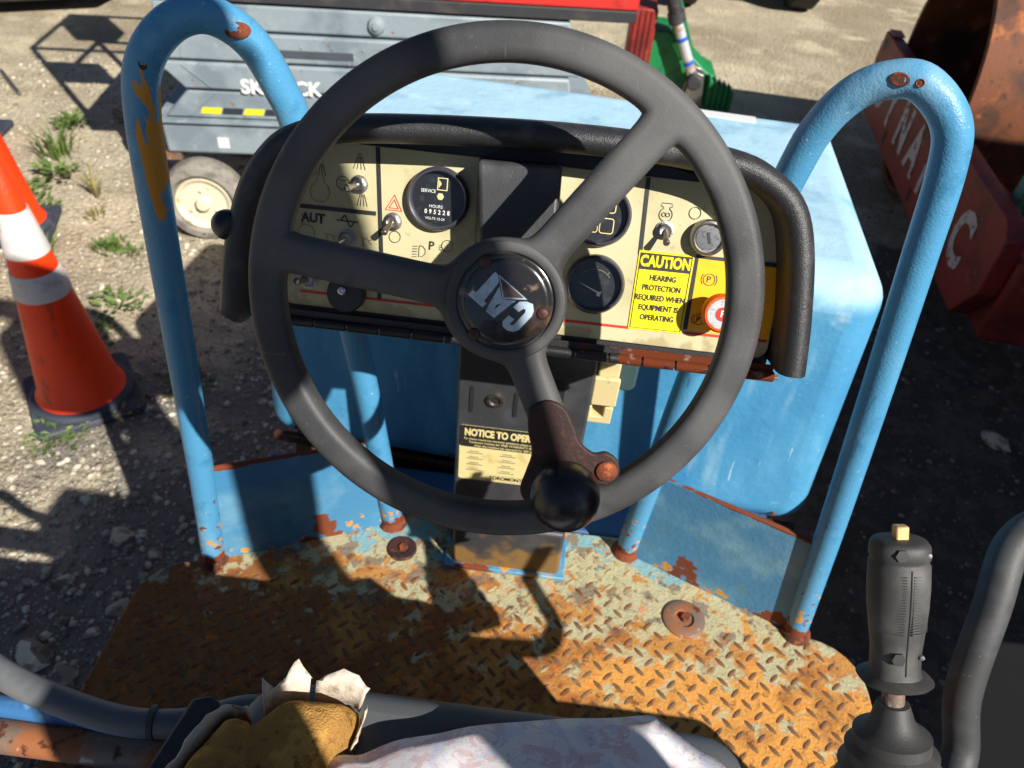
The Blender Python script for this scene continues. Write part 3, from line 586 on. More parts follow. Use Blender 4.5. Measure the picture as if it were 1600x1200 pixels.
# steering column
CF = Fr((0, .805, 0), (1, 0, 0), (0, 0, 1), (0, -1, 0))
b = MB(); b.prism(rrect(-.0945, .0945, .865, 1.40, .012), CF, -.115, 0); cl = b.build('steering_column', col_m, R_, bevel=.004)
b = MB(); b.prism([(-.093, .752), (.093, .752), (.0935, .867), (-.0935, .867)], CF, -.112, .004); b.build('column_base', col_m, R_, bevel=.006)
b = MB(); b.box(CF, -.105, .105, .751, .760, -.12, .012); b.build('base_flange', blue_plate, cl, bevel=.002)
for x, y0, y1 in ((-.073, 1.118, 1.168), (-.010, 1.118, 1.165)):
    b = MB(); b.prism(rrect(x-.0028, x+.0028, y0, y1, .0026), CF, .0005, .0015); b.build('slot', print_k, cl)
b = MB(); b.lathe([(.0125, .0005), (.0125, .0035), (.0085, .004), (.008, .0008), (0, .0008)], CF.at(-.040, 1.146), 18); b.build('grommet', dull_steel, cl)
b = MB(); b.lathe([(.0075, .0012), (0, .0014)], CF.at(-.039, 1.147, .0), 18); b.build('grommet_hole', print_k, cl)
b = MB(); b.prism(rrect(.032, .056, 1.11, 1.195, .010), CF, .0005, .0015); b.build('slot', print_k, cl)
nl = MB(); nl.prism(rrect(-.088, .075, .975, 1.091, .004), CF, .0004, .0010); nl = nl.build('notice_label', cream_lab, R_)
b = MB(); b.prism(rrect(-.088, .075, 1.047, 1.091, .004), CF, .0011, .0013); b.build('header', print_k, nl)
text('NOTICE TO OPERATORS', CF.at(-.081, 1.0775), .0195, cream_lab, nl, bold=.0010, sx=.62, w=.0018)
for i, s_ in enumerate(('To obtain maximum warranty assistance please call', 'Toromont location for FREE WARRANTY INSPECTION', 'when the machine has operated for 200 hours')):
    text(s_, CF.at(-.082+.008*i, 1.0645-.0066*i), .0062, cream_lab, nl, bold=.0001, sx=.82, w=.0018)
for cx in range(3):
    for k in range(4):
        b = MB(); x0 = -.076+cx*.05; z0 = 1.0385-.0125*k
        b.ribbon([(x0+.004, z0), (x0+.018, z0)], .0016, CF, .0016); b.ribbon([(x0, z0-.0038), (x0+.024, z0-.0038)], .0018, CF, .0016)
        b.build('fine_print', print_grey, nl, smooth=0, recalc=False)
text('TOROMONT', CF.at(-.040, .984), .0105, print_k, nl, bold=.0003, sx=.85, w=.0016)
b = MB(); b.ribbon([(-.044, .9775), (.012, .9775), (.012, .9905), (-.044, .9905)], .0006, CF, .0016, True); b.build('logo_frame', print_grey, nl, smooth=0, recalc=False)
b = MB(); b.box(CF, .018, .036, .9785, .9895, .0014, .0016); b.build('logo_block', print_k, nl)
# fuse box at the side of the column
b = MB(); b.prism(rrect(.098, .128, 1.150, 1.262, .004), CF, -.05, -.012); fb = b.build('fuse_box', cream_box, R_, bevel=.003)
b = MB(); b.prism(rrect(.094, .130, 1.155, 1.205, .003), CF, -.0115, -.004); b.build('fuse_cover', cream_box, fb, bevel=.002)
b = MB(); b.prism([(.092, 1.118), (.128, 1.118), (.128, 1.149), (.116, 1.149), (.116, 1.13), (.098, 1.13), (.098, 1.149), (.092, 1.149)], CF, -.04, -.008); b.build('clip', cream_box, fb, bevel=.0015)
b = MB(); b.prism(rrect(.129, .156, 1.160, 1.275, .012), CF, -.075, -.035); b.build('smoky_cover', smoke, fb, bevel=.004)

# ------------------------------------------------------------------ dashboard
el = math.radians(25); PN = Vector((0, -math.cos(el), math.sin(el))); PV = Vector((0, math.sin(el), math.cos(el)))
PF = Fr((0, .64, 1.465), (1, 0, 0), PV, PN)
vp = [(-.2835, -.062), (-.2814, -.0534), (-.2786, -.0048), (-.2672, .0515), (-.2485, .087), (-.222, .108), (-.1681, .1199), (-.0335, .1295), (.078, .1309), (.1594, .1247), (.1949, .1129), (.2204, .0912), (.2345, .0537), (.2441, -.0032), (.2484, -.0461), (.249, -.056)]
vp = [(p.x, p.y) for p in spline([(x, y, 0) for x, y in vp], 5)]
sec = [(.013, -.055), (.0135, .040), (.0115, .0525), (.006, .060), (-.001, .062), (-.008, .059), (-.012, .051), (-.0125, .040), (-.008, -.004), (-.006, -.055)]
b = MB(); b.sweep(vp, PF, [(q, w) for q, w in sec]); vis_ = b.build('dash_visor', visor_m, R_, smooth=50)
b = MB(); b.prism([(-.272, -.066), (.242, -.066), (.238, .05), (.20, .112), (.07, .128), (-.16, .118), (-.24, .09), (-.268, .02)][::-1], PF, -.075, -.004); b.build('dash_housing', black, R_, bevel=.006)
pan = MB(); pan.prism(rrect(-.2515, .2375, -.0545, .107, .012), PF, -.0035, 0); pan = pan.build('instrument_panel', panel_m, R_, bevel=.0008)
def line(name, pts, wd, m_, parent=None, closed=False, w=.0006):
    b = MB(); b.ribbon(pts, wd, PF, w, closed); return b.build(name, m_, parent or pan, smooth=0, recalc=False)
line('divider', [(-.1625, .106), (-.1515, -.012)], .0042, print_k); line('divider', [(-.251, .0430), (-.1605, .0438)], .0040, print_k, w=.0008)
line('divider', [(.0957, .106), (.0985, .034)], .0040, print_k)
line('red_line', [(-.2325, -.0405), (.098, -.039)], .0026, print_r); line('red_line', [(.153, -.0375), (.2345, -.0365)], .0026, print_r)
line('tick', [(-.1525, -.032), (-.1525, -.040)], .004, print_k, w=.0009)
ink = .00062
def icon(name, strokes, m_=print_k, wd=ink):
    b = MB()
    for st in strokes:
        if st[0] == 'c': b.ring((st[1], st[2]), st[3], wd, PF, .0007, *(st[4:6] if len(st) > 4 else (0, 360)))
        else: b.ribbon(st[1], wd, PF, .0007, st[0] == 'p')
    return b.build(name, m_, pan, smooth=0, recalc=False)
def spray(u, v, s_, up=1):
    return [('l', [(u-.0022*s_, v+.014*s_*up), (u+.0022*s_, v+.014*s_*up)])] + [('l', [(u+k*.0018*s_, v+.012*s_*up), (u+k*.0058*s_, v)]) for k in (-1, -.35, .35, 1)]
icon('spray_icon', spray(-.1792, .0835, 1.0)); icon('spray_icon', [('l', [(-.175+k*.002, .0605), (-.1745+k*.005, .0495)]) for k in (-1, -.35, .35, 1)])
icon('drum_icon', [('c', -.1945, .0692, .0062), ('l', [(-.1985, .0722), (-.1945, .0712), (-.1905, .0722)])])
icon('tank_icon', [('c', -.2165, .0585, .0095, 125, 415), ('l', [(-.2205, .0665), (-.2195, .0735)]), ('l', [(-.2125, .0665), (-.2135, .0735)])], print_grey); icon('spray_icon', spray(-.2165, .0735, .95))
icon('drum_icon', [('c', -.2365, .0585, .0055)] + [('c', -.2365+x, .0585+y, .0006) for x, y in ((-.002, .0015), (.002, .0015), (0, -.002))])
text('AUT', PF.at(-.2335, .0325), .0125, print_k, pan, bold=.0005, sx=.92, w=.0007)
icon('wave_icon', [('l', [(-.199, .0335), (-.1775, .0335)]), ('l', [(-.1945+.0128*i/16, .0335+.0052*math.sin(2*math.pi*i/16)) for i in range(17)])], wd=.0013)
icon('button_mark', [('c', -.2285, .0175, .0082)], print_grey)
def vib(u, v): return [('l', [(u-.006, v+.003), (u-.003, v+.001), (u-.001, v+.003), (u+.002, v+.0005), (u+.006, v+.002)]), ('l', [(u-.004, v+.001), (u-.004, v-.004)]), ('l', [(u+.001, v), (u+.005, v-.003)]), ('c', u-.004, v-.0048, .001)]
icon('vibration_icon', vib(-.204, .0165), print_grey); icon('vibration_icon', vib(-.168, .0165), print_grey)
icon('hazard_icon', [('p', [(-.1435, .0635), (-.1515, .0488), (-.1355, .0488)]), ('p', [(-.1435, .0590), (-.1480, .0508), (-.1390, .0508)])], print_r, .0012)
icon('circle_mark', [('c', -.1408, .0236, .0055)]); icon('circle_mark', [('c', -.0886, .0205, .0055)]); icon('circle_mark', [('c', .1442, .078, .0055)])
text('P', PF.at(-.1072, .0188), .0115, print_k, pan, bold=.0002, w=.0007)
icon('parking_light_icon', [('l', [(-.0965, .0198), (-.0935, .0218)]), ('l', [(-.0965, .0185), (-.0932, .0185)]), ('l', [(-.0965, .0172), (-.0935, .0152)])])
icon('headlight_icon', [('l', [(-.1160, .0180), (-.1160, .0070), (-.1125, .0075), (-.1098, .0105), (-.1098, .0145), (-.1125, .0175), (-.1160, .0180)])] + [('l', [(-.1178, .0172-.0026*k), (-.1228, .0166-.0026*k)]) for k in range(5)])
icon('glow_plug_icon', [('c', .1170, .0735, .0062, 118, 422), ('l', [(.1140, .0790), (.1140, .0808), (.1120, .0808), (.1120, .0842), (.1220, .0842), (.1220, .0808), (.1200, .0808), (.1200, .0790)]), ('c', .1150, .0735, .0018), ('c', .1190, .0735, .0018)])
line('position_mark', [(.1615, .0835), (.1615, .0785)], .0009, print_k)
icon('battery_mark', [('l', [(-.2325, .0245), (-.2325, .036)])])
tog_m = mat('tarnished_lever', (.30, .26, .2), .4, .9, layers=[((.16, .11, .07), 160, .5, .7)])
def toggle(u, v, du, dv, ml=steel):
    f = PF.at(u, v, 0); t_ = MB(); t_.lathe([(.0088, .0003), (.0088, .0018), (.0062, .0022), (.0062, .0070), (.0052, .0078), (.0028, .0070), (0, .0070)], f, 24); t_ = t_.build('toggle_switch', dull_steel, R_)
    b = MB(); b.lathe([(.0076, .0022), (.0076, .0052), (.0064, .0058)], f, 6); b.build('nut', dull_steel, t_)
    b = MB(); a = f(0, 0, .006); e = f(du, dv, .022); b.tube([a, a.lerp(e, .3), a.lerp(e, .8), a.lerp(e, .92), a.lerp(e, .98), e], [.0021, .0022, .0031, .0034, .0027, .0008], 14); b.build('lever', ml, t_)
toggle(-.1785, .0695, -.007, -.004); toggle(-.1885, .0165, -.006, -.006); toggle(-.1435, .0380, -.004, -.010, tog_m); toggle(.1180, .0590, .001, -.011, tog_m); toggle(-.2240, -.0285, -.007, .001)
b = MB(); b.lathe([(.0185, .0004), (.0185, .012), (.017, .0135), (0, .0135)], PF.at(-.1840, -.0365), 36); dkn = b.build('dash_disc', black, R_)
b = MB(); b.lathe([(.0042, .0135), (.004, .0155), (.0022, .016), (.002, .0148), (0, .0148)], PF.at(-.1870, -.0330), 16); b.build('screw', steel, dkn)
# gauges
def gauge(name, u, v, r, label=None):
    f = PF.at(u, v); b = MB(); b.lathe([(r, 0), (r, .006), (r*.97, .0095), (r*.91, .0115), (r*.86, .0105), (r*.84, .0075), (r*.84, .002)], f, 56); t_ = b.build(name, bezel_m, R_)
    b = MB(); b.lathe([(r*.85, .0030), (0, .0031)], f, 48); b.build('gauge_face', gauge_k, t_); return t_, f
hm, f = gauge('hour_meter', -.1005, .0645, .0302)
text('SERVICE', f.at(-.0175, .0065), .0045, print_w, hm, w=.0036, sx=.9); text('HOURS', f.at(-.0085, -.0075), .0040, print_w, hm, w=.0036); text('VOLTS 12-24', f.at(-.0115, -.0190), .0034, print_w, hm, w=.0036)
for i, ch in enumerate('095228'):
    b = MB(); b.box(f, -.0128+i*.0044, -.0128+i*.0044+.0040, -.0158, -.0096, .0033, .0036); bx = b.build('digit_wheel', print_k, hm); text(ch, f.at(-.0125+i*.0044, -.0127), .0058, print_w, hm, bold=.0001, sx=.85, w=.0040)
b = MB(); b.ribbon([(-.0015, .0085), (-.0015, .0195), (.0075, .0195), (.0075, .0085)], .0012, f, .0036, True); b.build('window_frame', cream_lab, hm, smooth=0, recalc=False)
b = MB(); b.face([(-.0005, .0180), (.0022, .0140), (-.0005, .0100)], f, .0037); b.build('hourglass', cream_box, hm, smooth=0, recalc=False)
b = MB(); b.lathe([(.0038, .0034), (.0036, .0046), (.0022, .0052), (0, .0052)], f.at(.0015, .0022), 6); b.build('centre_cap', cream_lab, hm, bevel=.0006)
wl_, f = gauge('warning_light_cluster', .0555, .0665, .0295)
for (x, y) in ((-.0005, .0), (.0, -.0), ):
    pass
for (x, y) in ((-.0145, .0065), (.0005, .0065), (-.0145, -.0130), (.0005, -.0130)):
    b = MB(); b.ribbon(rrect(x, x+.013, y-.0035, y+.0105, .0025, 4), .0009, f, .0036, True); b.build('indicator_frame', cream_lab, wl_, smooth=0, recalc=False)
vm, f = gauge('voltmeter', .0590, .0005, .0290)
b = MB(); b.ring((0, -.002), .0165, .0007, f, .0036, 35, 145, 20); b.ribbon([(-.0105, .0105), (-.0128, .0128)], .0008, f, .0036); b.ribbon([(0, .0148), (0, .0180)], .0008, f, .0036); b.ribbon([(.0105, .0105), (.0128, .0128)], .0008, f, .0036); b.build('scale', print_grey, vm, smooth=0, recalc=False)
b = MB(); b.prism([(-.0165, .0008), (.0045, -.0068), (.0075, -.0062), (.0060, -.0115), (.0025, -.0108), (.0032, -.0082)], f, .0045, .0049); b.build('needle', print_w, vm)
b = MB(); b.box(f, -.012, -.008, -.0075, -.0045, .0033, .0036); b.build('battery_symbol', mat('dim_amber', lin(90, 70, 30), .6), vm)
# ignition, parking brake, labels
f = PF.at(.1590, .0570)
b = MB(); b.lathe([(.0172, .0003), (.0172, .0085), (.0160, .0120), (.0140, .0130), (.0128, .0122), (.0125, .0095), (0, .0095)], f, 40); ig = b.build('ignition_switch', dull_steel, R_)
b = MB(); b.lathe([(.0118, .0090), (.0115, .0108), (0, .0110)], f, 32); b.build('key_barrel', steel, ig)
b = MB(); b.prism(rrect(-.0014, .0014, -.0055, .0055, .0006, 2), f.rot(18), .0112, .0114); b.build('key_slot', print_k, ig)
b = MB(); b.prism(rrect(.1525, .2360, -.0345, .0385, .001, 2), PF, .0004, .0009); am = b.build('parking_brake_label', amber, R_)
b = MB(); b.ribbon([(.1535, -.0340), (.1535, .0380), (.2350, .0380)], .0042, PF, .0012); b.build('label_border', print_k, am, smooth=0, recalc=False)
text('P', PF.at(.1655, .0172), .0085, print_k, am, bold=.0001, w=.0013)
def am_icon(pts_):
    b = MB()
    for st in pts_:
        if st[0] == 'c': b.ring((st[1], st[2]), st[3], .0007, PF, .0013, *(st[4:6] if len(st) > 4 else (0, 360)))
        else: b.ribbon(st[1], .0008, PF, .0013)
    b.build('brake_icon', print_k, am, smooth=0, recalc=False)
am_icon([('c', .1682, .0172, .0056), ('c', .1682, .0172, .0076, 140, 220), ('c', .1682, .0172, .0076, -40, 40)])
text('P', PF.at(.1622, -.0225), .0078, print_k, am, bold=.0001, w=.0013)
am_icon([('c', .1648, -.0225, .0052), ('c', .1648, -.0225, .0070, 140, 220), ('c', .1648, -.0225, .0070, -40, 40), ('l', [(.1605, -.0270), (.1692, -.0180)])])
f = PF.at(.1800, -.0100)
b = MB(); b.lathe([(.0125, .0010), (.0125, .0040), (.0108, .0045), (.0108, .0075), (.0122, .0080), (.0122, .0105), (.0105, .0110), (.0105, .0180)], f, 36); pk = b.build('parking_brake_knob', dull_steel, R_)
b = MB(); b.lathe([(.0130, .0170), (.0180, .0195), (.0188, .0240), (.0184, .0290), (.0165, .0315), (.0140, .0318)], f, 44); b.build('knob_rim', orange_k, pk)
b = MB(); b.lathe([(.0145, .0312), (.0142, .0318), (0, .0319)], f, 36); b.build('knob_disc', silver_k, pk)
b = MB(); b.lathe([(.0068, .0322), (0, .0323)], f, 28); b.build('knob_centre', print_r, pk)
text('P', f.at(-.0024, .0002), .0085, print_w, pk, bold=.0002, w=.0328)
CL = Fr(PF(.0975, -.0395, .0), PF.u*1+PF.v*0.012, PF.v, PF.w)
b = MB(); b.box(CL, 0, .0530, 0, .0775, .0004, .0013); ca = b.build('caution_label', yellow, R_)
b = MB(); b.prism([(.0012, .0595), (.0518, .0595), (.0518, .0755), (.0012, .0755)], CL, .0014, .0016); b.build('header', print_k, ca)
b = MB(); b.ribbon([(.0018, .0018), (.0512, .0018), (.0512, .0600), (.0018, .0600)], .0009, CL, .0018, True); b.build('border_line', print_k, ca, smooth=0, recalc=False)
text('CAUTION', CL.at(.0265, .0675), .0145, yellow, ca, bold=.00065, align='CENTER', sx=.74, w=.0021)
for i, s_ in enumerate(('HEARING', 'PROTECTION', 'REQUIRED WHEN', 'EQUIPMENT IS', 'OPERATING')):
    text(s_, CL.at(.0265, .0520-.0098*i), .0076, print_k, ca, bold=.00022, align='CENTER', sx=.80, w=.0019)
# shroud between the panels, shaft
b = MB(); b.add([PF(*p) for p in ((-.066, .107, .0), (.014, .109, .0), (.020, -.03, .0), (-.060, -.03, .0), (-.062, .1045, .048), (.0135, .1075, .048), (.018, -.03, .048), (-.046, -.03, .048))], [(0, 1, 2, 3), (4, 5, 6, 7), (0, 1, 5, 4), (1, 2, 6, 5), (2, 3, 7, 6), (3, 0, 4, 7)])
b.build('shaft_shroud', mat('shroud_black', (.03, .031, .033), .5, layers=[((.075, .076, .078), 12, .45, .7), (lin(140, 120, 90), 90, .7, .75)], bump=(400, .0002)), R_, bevel=.004)
# piano hinge below the panel
hg = MB(); hg.prism([(-.248, -.0585), (.245, -.0585), (.245, -.0685), (-.248, -.0685)], PF, .004, .0065); hg = hg.build('hinge_leaf', hinge_m, R_)
for i in range(15):
    u_ = -.247+i*.0330
    b = MB(); b.tube([PF(u_, -.0700, .0075), PF(u_+.0312, -.0700, .0075)], .0052, 12); b.build('hinge_knuckle', hinge_m, hg, bevel=.0006)
b = MB(); b.tube([PF(-.25, -.0700, .0075), PF(.2505, -.0700, .0075)], .0026, 8); b.build('hinge_pin', dull_steel, hg)
# lever with ball at the left of the visor
bp_ = PF(-.2870, .0225, .05)
b = MB(); b.tube([bp_, PF(-.262, .0225, .045)], .0045, 12); sh = b.build('dash_lever', rusty_metal, R_)
b = MB(); b.lathe([(.0142*math.sin(math.pi*i/14), -.0142*math.cos(math.pi*i/14)) for i in range(15)], Fr(bp_, (0, 1, 0), (0, 0, 1)), 24); b.build('lever_ball', knob_m, sh)

# ------------------------------------------------------------------ steering wheel
WF = Fr((-.021, .495, 1.535), (1, 0, 0), PV, PN)
bd, ex = .0085, .0035; Ro, Ri, Rb, hw = .2000, .1728, .0495, .0152
angs = [54, 174, 297]
cu = bpy.data.curves.new('wheel', 'CURVE'); cu.dimensions = '2D'; cu.fill_mode = 'BOTH'; cu.extrude = ex; cu.bevel_depth = bd; cu.bevel_resolution = 4
def poly(pts):
    s_ = cu.splines.new('POLY'); s_.points.add(len(pts)-1)
    for p, q in zip(s_.points, pts): p.co = (q[0], q[1], 0, 1)
    s_.use_cyclic_u = True
poly([((Ro-bd)*math.cos(2*math.pi*i/160), (Ro-bd)*math.sin(2*math.pi*i/160)) for i in range(160)])
def dens(P, step=.0012):
    out = []
    for i in range(len(P)):
        a, c = np.array(P[i]), np.array(P[(i+1) % len(P)]); k = max(1, int(np.linalg.norm(c-a)/step))
        out += [a+(c-a)*j/k for j in range(k)]
    return np.array(out)
for i in range(3):
    a, c = math.radians(angs[i]), math.radians(angs[(i+1) % 3]+(360 if i == 2 else 0)); h_ = hw-bd; ri, rb_ = Ri+bd, Rb-bd
    P = []
    for k in range(61):
        t0, t1 = a+math.asin(h_/ri), c-math.asin(h_/ri); tt = t0+(t1-t0)*k/60; P.append((ri*math.cos(tt), ri*math.sin(tt)))
    for k in range(31):
        t0, t1 = c-math.asin(h_/rb_), a+math.asin(h_/rb_); tt = t0+(t1-t0)*k/30; P.append((rb_*math.cos(tt), rb_*math.sin(tt)))
    D = dens(P); n_ = len(D); sg = .0105/.0012; kk = np.exp(-.5*(np.arange(-40, 41)/sg)**2); kk /= kk.sum()
    D2 = sum(kk[j+40]*np.roll(D, j, 0) for j in range(-40, 41)); poly([tuple(p) for p in D2[::3]])
co = bpy.data.objects.new('wheel', cu); me = bpy.data.meshes.new_from_object(co); bpy.data.objects.remove(co); bpy.data.curves.remove(cu)
for v in me.vertices: v.co = WF(v.co.x, v.co.y, v.co.z)
me.materials.clear(); sw = finish(me, 'steering_wheel', wheel_m, R_, smooth=50)
b = MB(); b.tube([WF(.1975*math.cos(2*math.pi*k/120), .1975*math.sin(2*math.pi*k/120), .0055) for k in range(121)], .0008, 6, caps=False); b.build('mould_seam', wheel_m, sw)
hc = WF.at(.003, .001)
b = MB(); b.lathe([(.047, .0115), (.0455, .0140), (.0425, .0150), (.0392, .0148), (.0378, .0135), (.0375, .0118)], hc, 64); b.build('hub_ring', wheel_m, sw)
b = MB(); b.lathe([(.0370, .0118), (.0368, .0132), (.0350, .0140), (.0335, .0138), (.0325, .0146), (.0300, .0150), (0, .0152)], hc, 64); b.build('hub_cap', cap_m, sw)
b = MB(); b.lathe([(.030, -.15), (.032, -.02), (.040, -.009)], WF, 40); b.build('shaft_cover', black, sw)
LS = 1.14
LT = [(-0.0058, 0.0203), (-0.0039, 0.0185), (-0.0029, 0.0137), (-0.0115, 0.0), (-0.0095, -0.0012), (-0.0124, -0.0042), (-0.0227, 0.0031), (-0.0197, 0.0065), (-0.0174, 0.0053), (-0.0073, 0.0189)]
LC = [(0.0082, -0.0018), (0.0122, 0.0024), (0.017, 0.0031), (0.0213, 0.0018), (0.0224, -0.0026), (0.0214, -0.0065), (0.0135, -0.017), (0.01, -0.0185), (0.0058, -0.0179), (0.0028, -0.0158), (0.0021, -0.0125), (0.0059, -0.0075), (0.0101, -0.0099), (0.0073, -0.0132), (0.0082, -0.014), (0.0099, -0.0137), (0.0167, -0.0045), (0.0168, -0.0024), (0.0152, -0.0021), (0.0123, -0.0046)]
LA = [(-0.0023, 0.0109), (0.0006, 0.0027), (0.0016, 0.002), (0.0096, 0.0027), (0.0006, -0.0002), (-0.0032, -0.0015), (-0.0041, -0.0049), (0.0006, -0.0002), (0.0096, 0.0027), (-0.0037, -0.0105), (-0.0096, -0.0068), (-0.0078, -0.0016)]
for nm, pts in (('letter_c', LC), ('letter_t', LT)):
    b = MB(); b.face([(x*LS, y*LS) for x, y in pts], WF, .0157); b.build(nm, logo_m, sw, smooth=0, recalc=False)
b = MB(); b.face([(x*LS, y*LS) for x, y in [(-.0023, .0109), (.0006, .0027), (.0006, -.0002), (-.0032, -.0015), (-.0078, -.0016)]], WF, .0157); b.face([(x*LS, y*LS) for x, y in [(.0006, .0027), (.0096, .0027), (.0006, -.0002)]], WF, .0157)
b.face([(x*LS, y*LS) for x, y in [(.0096, .0027), (-.0037, -.0105), (-.0041, -.0049), (.0006, -.0002)]], WF, .0157); b.face([(x*LS, y*LS) for x, y in [(-.0037, -.0105), (-.0096, -.0068), (-.0078, -.0016), (-.0032, -.0015), (-.0041, -.0049)]], WF, .0157); b.build('letter_a', logo_m, sw, smooth=0, recalc=False)
b = MB(); b.face([(x*LS, y*LS) for x, y in [(-.0036, .0190), (.0008, .0029), (.0172, .0043)]], WF, .0156); b.build('logo_outline', logo_m, sw, smooth=0, recalc=False)
b = MB(); b.face([(x*LS, y*LS) for x, y in [(-.0026, .0172), (.0016, .0042), (.0150, .0052)]], WF, .0159); b.build('logo_triangle', bronze, sw, smooth=0, recalc=False)
for (u_, v_) in ((-.0150, .0300), (.0325, -.0045), (-.0185, -.0268)):
    f = WF.at(u_, v_, .0148); b = MB(); b.lathe([(.0048, 0), (.0046, .0012), (.0036, .0022), (0, .0026)], f, 20); sc = b.build('screw', mat('screw_rust', lin(66, 30, 20), .6), sw)
    b = MB(); b.box(f.rot(30), -.0026, .0026, -.0004, .0004, .0026, .0029); b.box(f.rot(120), -.0026, .0026, -.0004, .0004, .0026, .0029); b.build('screw_slot', print_k, sw)
# spinner knob and its rusty clamp
kc = WF.at(.0668, -.1405)
cp = [(.030, -.082), (.043, -.073), (.058, -.077), (.068, -.092), (.074, -.104), (.086, -.112), (.096, -.110), (.106, -.116), (.109, -.128), (.102, -.138), (.090, -.140), (.080, -.160), (.060, -.165), (.045, -.158), (.036, -.160), (.031, -.150), (.034, -.135), (.037, -.118), (.032, -.100)]
cp = [(p.x, p.y) for p in spline([(x, y, 0) for x, y in cp+cp[:1]], 4)][:-1]
b = MB(); b.prism(cp, WF, .0105, .0165); ck = b.build('knob_clamp', mat('clamp_rust', lin(46, 24, 20), .7, layers=[(lin(88, 42, 28), 50, .56, .7), (lin(26, 18, 17), 18, .5, .65)], bump=(350, .0005)), sw, bevel=.002)
b = MB(); b.lathe([(.0085, .0165), (.0085, .0190), (.0065, .0205), (0, .0208)], WF.at(.0985, -.125), 18); b.build('clamp_bolt', rust, sw)
b = MB(); b.lathe([(.010, .0165), (.010, .030)], kc, 20); b.build('knob_stem', rust_dark, sw)
b = MB(); b.lathe([(.012, .024), (.0235, .0275), (.0268, .034), (.0272, .042), (.0258, .051), (.0218, .0595), (.0150, .0655), (.0075, .0682), (0, .069)], kc, 56); b.build('spinner_knob', knob_m, sw)

# ------------------------------------------------------------------ seat, levers, tubes at the bottom edge
b = MB(); b.prism(rrect(-.23, .26, -.25, .362, .05), W, 1.085, 1.165); seat = b.build('seat', seat_m, R_, bevel=.03, bseg=5)
b = MB(); b.box(W, -.16, .18, -.2, .25, ZD, 1.085); b.build('seat_pedestal', frame_k, R_, bevel=.02)
b = MB(); b.prism(rrect(-.22, .24, 1.22, 1.70, .08), Fr((0, -.30, 0), (1, 0, 0), (0, .12*-1, 1), (0, -1, -.12)), 0, .10); b.build('backrest', seat_m, R_, bevel=.03, bseg=4)
# torn foam on the left bolster
fo = [(-.262, .20), (-.250, .248), (-.238, .276), (-.226, .300), (-.209, .301), (-.202, .297), (-.195, .303), (-.184, .315), (-.172, .324), (-.150, .328), (-.118, .327), (-.108, .312), (-.112, .285), (-.118, .25), (-.118, .18), (-.24, .16)]
fo = [(p.x, p.y) for p in spline([(x, y, 0) for x, y in fo+fo[:1]], 5)][:-1]
cxy = (-.178, .235); b = MB(); RN = 12; n_ = len(fo); vs_ = []; fs_ = []
def fz(x, y, s_):
    ed = s_**6
    return 1.203 + .012*(1-ed)*(1+.25*math.sin(38*x+1)+.2*math.sin(31*y))-.010*math.exp(-((x+.18)/.03)**2-((y-.25)/.035)**2) - .03*ed + .010*math.exp(-((x+.23)/.02)**2)*(1-ed) + .012*math.exp(-((y-.31)/.02)**2)*(1-ed)
for r_ in range(RN+1):
    s_ = 1-r_/RN*.98
    for (x, y) in fo:
        xx, yy = cxy[0]+(x-cxy[0])*s_, cxy[1]+(y-cxy[1])*s_
        j = .0012*math.sin(140*xx+60*yy)+.001*math.sin(210*yy-80*xx)+random.uniform(-.0006, .0006)
        vs_.append((xx, yy, fz(xx, yy, s_)+(j if r_ else 0)))
for r_ in range(RN):
    for k in range(n_): fs_.append((r_*n_+k, r_*n_+(k+1) % n_, (r_+1)*n_+(k+1) % n_, (r_+1)*n_+k))
fs_.append(tuple(RN*n_+k for k in range(n_))[::-1]); vs_ += [(x*.98-.003, y*.99, 1.15) for x, y in fo]; m0 = (RN+1)*n_
for k in range(n_): fs_.append((k, m0+k, m0+(k+1) % n_, (k+1) % n_))
b.add(vs_, fs_); b.build('torn_foam', foam_m, seat, smooth=60, recalc=False)
# peeling vinyl skin around the foam
def peel(i0, i1, lift, outw):
    b = MB(); vs_ = []; m_ = i1-i0+1; JG = [random.uniform(.55, 1.2) for _ in range(m_)]
    for r_ in range(3):
        for k in range(m_):
            x, y = fo[(i0+k) % n_]; d_ = Vector((x-cxy[0], y-cxy[1])).normalized(); jag = (JG[k//3]*(1-(k % 3)/3)+JG[k//3+1]*(k % 3)/3+random.uniform(-.07, .07)) if r_ == 2 else 1
            q = (-.001, outw*.5, outw)[r_]*jag; z = 1.182+(0, lift*.75, lift)[r_]*jag
            vs_.append((x+d_.x*q, y+d_.y*q, z))
    fs_ = [(r_*m_+k, r_*m_+k+1, (r_+1)*m_+k+1, (r_+1)*m_+k) for r_ in range(2) for k in range(m_-1)]
    b.add(vs_, fs_); b.build('torn_vinyl', vinyl_m, seat, smooth=50, solid=.0016)
peel(0, 17, .022, .004); peel(17, 23, .026, .007); peel(31, 43, .034, .018); peel(44, 52, .030, .016); peel(54, 60, .016, .010); peel(62, 70, .012, .008)
